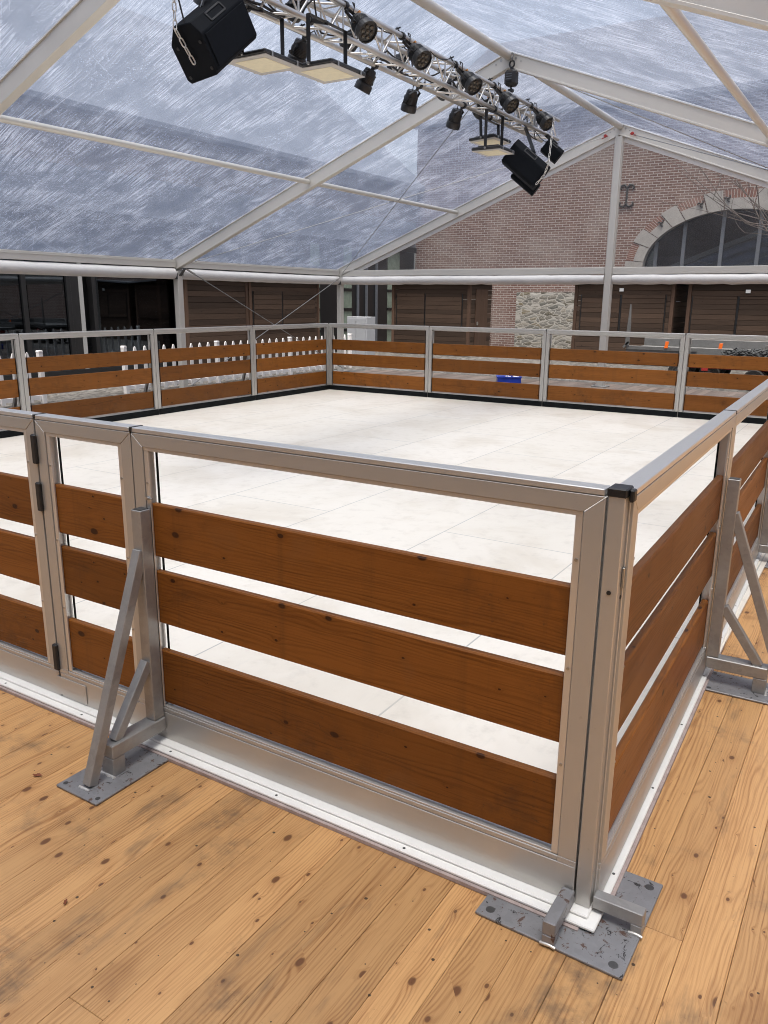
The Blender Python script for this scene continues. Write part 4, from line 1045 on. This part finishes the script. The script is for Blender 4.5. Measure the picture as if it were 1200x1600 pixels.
def wheel(par_, x, y, r=.20):
    w = MB(); w.lathe([(r * .58, -.07), (r * .9, -.075), (r, -.05), (r, .05), (r * .9, .075), (r * .58, .07)], (x, y, r - .045), (0, 1, 0), 24); wo_ = w.build('wheel', 'tyre', par_)
    q = MB(); q.lathe([(0, -.05), (r * .2, -.055), (r * .25, -.03), (r * .45, -.03), (r * .5, -.06), (r * .6, -.065), (r * .6, .05), (0, .05)], (x, y, r - .045), (0, 1, 0), 20); q.build('rim', 'trailer', wo_)
def trailer(label, loc, rz, L, W_, zb, flags, ramp=False, red=False, wx=(.5,)):
    t = thing('flatbed_trailer', label, 'trailer', loc, rz, 'flatbed trailers in the yard')
    m = MB(); m.box(0, L, 0, W_, zb - .08, zb, .006); m.build('bed', 'trailer', t)
    m = MB(); m.box(0, L, -.02, .0, zb - .02, zb + .06, .004); m.box(0, L, W_, W_ + .02, zb + .001, zb + .17, .004); m.box(L, L + .02, 0, W_, zb, zb + .15, .004); m.build('side_rail', 'trailer', t)
    m = MB(); m.box(.05, L - .05, .25, .33, zb - .19, zb - .081); m.box(.05, L - .05, W_ - .33, W_ - .25, zb - .19, zb - .081); m.build('chassis_beam', 'red' if red else 'steel_dark', t)
    for x in wx: 
        wheel(t, x, .06); wheel(t, x, W_ - .06)
    for x in flags:
        m = MB(); m.prism([(x - .04, zb + .03), (x + .03, zb + .03), (x + .05, zb + .17), (x - .02, zb + .17)], -.034, -.022, .003); m.build('marker_flag', 'orange', t)
    m = MB(); m.box(.34, .46, -.03, -.005, zb - .22, zb - .13, .006); m.build('tail_light', 'red', t)
    m = MB(); m.bar((L, W_ / 2, zb - .1), (L + .9, W_ / 2, zb - .2), .07, .07); m.tube([(L + .75, W_ / 2, zb - .2), (L + .75, W_ / 2, -.04)], .03, 10); m.build('drawbar', 'steel_dark', t)
    if ramp:
        m = MB(); m.prism([(-.02, zb + .06), (.07, zb + .06), (.075, zb + .50), (.05, zb + .90), (.035, zb + .93), (.025, zb + .90)], -.04, -.01, .003)
        m.bar((-.05, -.025, zb + .02), (.06, -.025, zb + .14), .03, .04); m.build('upright_ramp', 'trailer', t)
trailer('grey flatbed trailer with an upright steel ramp and orange flags, behind the far barrier', (-4.40, 16.0, 0), 0, 2.75, 1.5, .60, (.85, 1.92), True, False, (1.12, 1.75))
trailer('flatbed trailer with a red chassis carrying black netting, at the right picture edge', (-2.95, 15.0, 0), math.radians(-3), 2.6, .85, .50, (), False, True, (1.3,))
m = MB(); 
for k in range(60):
    a = rnd(0, 2 * PI); pts_ = []
    cx, cy, cz = rnd(.75, 1.6), rnd(.2, .7), rnd(.56, .66)
    for j in range(9):
        an = a + j * .7; pts_.append((cx + .16 * math.cos(an) * rnd(.7, 1.2), cy + .14 * math.sin(an), cz + .05 * math.sin(an * 2 + k) + rnd(-.02, .02)))
    m.tube(pts_, .016, 5)
for k in range(9):
    x = .7 + .1 * k; m.lathe([(0, .13), (.10, .10), (.15, .04), (.16, 0)], (x + rnd(-.03, .03), .45, .505), (0, 0, 1), 10)
tag(m.build('netting_bundle', 'net'), 'tangled black netting heaped on the trailer at the right edge', 'netting').matrix_world = Matrix.Translation((-2.95, 15.0, 0)) @ Matrix.Rotation(math.radians(-3), 4, 'Z')

# bare tree in front of the arched window
tree = thing('bare_tree', 'leafless tree whose twigs reach across the arched window', 'tree', (.2, 18.5, -.045))
tm = MB(); tm.tube([(0, 0, 0), (.03, .02, 1.2), (-.02, 0, 2.3), (0, .05, 3.2)], [.16, .13, .12, .10], 12); tm.build('trunk', 'bark', tree)
bmB = MB(); tw = random.Random(5)
def branch(p, d, L, r, depth):
    pts_ = [Vector(p)]; d = Vector(d).normalized(); n = 6
    for i in range(n):
        d = (d + Vector((tw.uniform(-.16, .16), tw.uniform(-.16, .16), tw.uniform(-.10, .16)))).normalized()
        pts_.append(pts_[-1] + d * L / n)
    bmB.tube(pts_, [r * (1 - .75 * i / n) for i in range(n + 1)], 6 if depth < 2 else 4, False)
    if depth < 3:
        for i in range(2, n + 1, 1 if depth < 1 else 2):
            for _ in range(1):
                dd = (d + Vector((tw.uniform(-.9, .9), tw.uniform(-.7, .7), tw.uniform(-.35, .75)))).normalized()
                branch(pts_[i], dd, L * tw.uniform(.4, .62), r * .42, depth + 1)
for d_, L_ in (((-1, -.1, .14), 3.4), ((-1, .1, .30), 3.3), ((-.8, .2, .6), 3.2), ((-.9, -.3, -.02), 3.0), ((.8, .2, .6), 2.8), ((.3, -.5, .8), 2.6), ((-.3, .3, 1.), 3.0)):
    branch((0, .03, tw.uniform(1.9, 3.0)), d_, L_, .034, 0)
bmB.build('branches', 'bark', tree)

# small litter on the floor
def leaf(label, loc, rz, s):
    m = MB(); n = 9; vs = [(0, 0, .004)]
    for k in range(n):
        a = 2 * PI * k / n; r = s * (1 + .45 * math.cos(a * 2) + rnd(-.25, .25)); vs.append((r * math.cos(a), r * math.sin(a) * .7, .003 + rnd(0, .006)))
    fs = [(0, k + 1, (k + 1) % n + 1) for k in range(n)]
    m.add(vs, fs, [[(0, 0)] * 3] * n); o = m.build('dry_leaf', 'leaf'); tag(o, label, 'leaf', 'dead leaves on the floor'); o.location = loc; o.rotation_euler = (0, 0, rz)
leaf('small red-brown dead leaf left of the brace plate', (-1.755, -.372, .001), .6, .011)
leaf('small dead leaf on the boards in the lower left', (-1.17, -.70, .001), 2.2, .008)

# ------------------------------------------------------------------ camera
P = (.5063, -1.7978, 1.5810); yaw, pit, rol, fpx = -.55458, .25965, .00986, 1253.44
f = Vector((math.sin(yaw) * math.cos(pit), math.cos(yaw) * math.cos(pit), -math.sin(pit)))
r = Vector((math.cos(yaw), -math.sin(yaw), 0)); u = r.cross(f)
c, s = math.cos(rol), math.sin(rol); r2 = r * c + u * s; u2 = u * c - r * s
cam = bpy.data.cameras.new('camera'); co = bpy.data.objects.new('camera', cam); COL.objects.link(co)
co.matrix_world = Matrix(((r2.x, u2.x, -f.x, P[0]), (r2.y, u2.y, -f.y, P[1]), (r2.z, u2.z, -f.z, P[2]), (0, 0, 0, 1)))
cam.sensor_fit = 'HORIZONTAL'; cam.sensor_width = 36.; cam.lens = fpx / 1200 * 36.; cam.clip_start = .05; cam.clip_end = 500
S.camera = co

# ------------------------------------------------------------------ light
SUN_E, SUN_A = math.radians(74), math.radians(-60)   # elevation, compass-like angle of the sun in the XY plane
w = bpy.data.worlds.new('World'); S.world = w; w.use_nodes = True
nt = w.node_tree; bg = nt.nodes['Background']
sky = nt.nodes.new('ShaderNodeTexSky'); sky.sky_type = 'NISHITA'; sky.sun_disc = False
sky.sun_elevation = SUN_E; sky.air_density = 1.; sky.dust_density = 6.; sky.ozone_density = 1.
hs = nt.nodes.new('ShaderNodeHueSaturation'); hs.inputs['Saturation'].default_value = .38
nt.links.new(sky.outputs[0], hs.inputs['Color']); nt.links.new(hs.outputs[0], bg.inputs[0]); bg.inputs[1].default_value = .115
L = bpy.data.lights.new('sun', 'SUN'); L.energy = 1.5; L.angle = math.radians(20); L.color = (1., .94, .84)
lo = bpy.data.objects.new('sun', L); COL.objects.link(lo)
dv = Vector((math.cos(SUN_A) * math.cos(SUN_E), math.sin(SUN_A) * math.cos(SUN_E), math.sin(SUN_E)))
lo.rotation_euler = dv.to_track_quat('Z', 'Y').to_euler(); lo.location = (0, 0, 20)
sky.sun_rotation = math.atan2(dv.x, dv.y)
S.view_settings.view_transform = 'Standard'; S.view_settings.look = 'None'; S.view_settings.gamma = 1.; S.view_settings.exposure = 1.55
S.render.engine = 'CYCLES'
S.cycles.use_denoising = True; S.cycles.filter_width = 1.0
S.cycles.max_bounces = 8; S.cycles.transparent_max_bounces = 16; S.cycles.caustics_reflective = False; S.cycles.caustics_refractive = False
S.cycles.sample_clamp_indirect = 6.
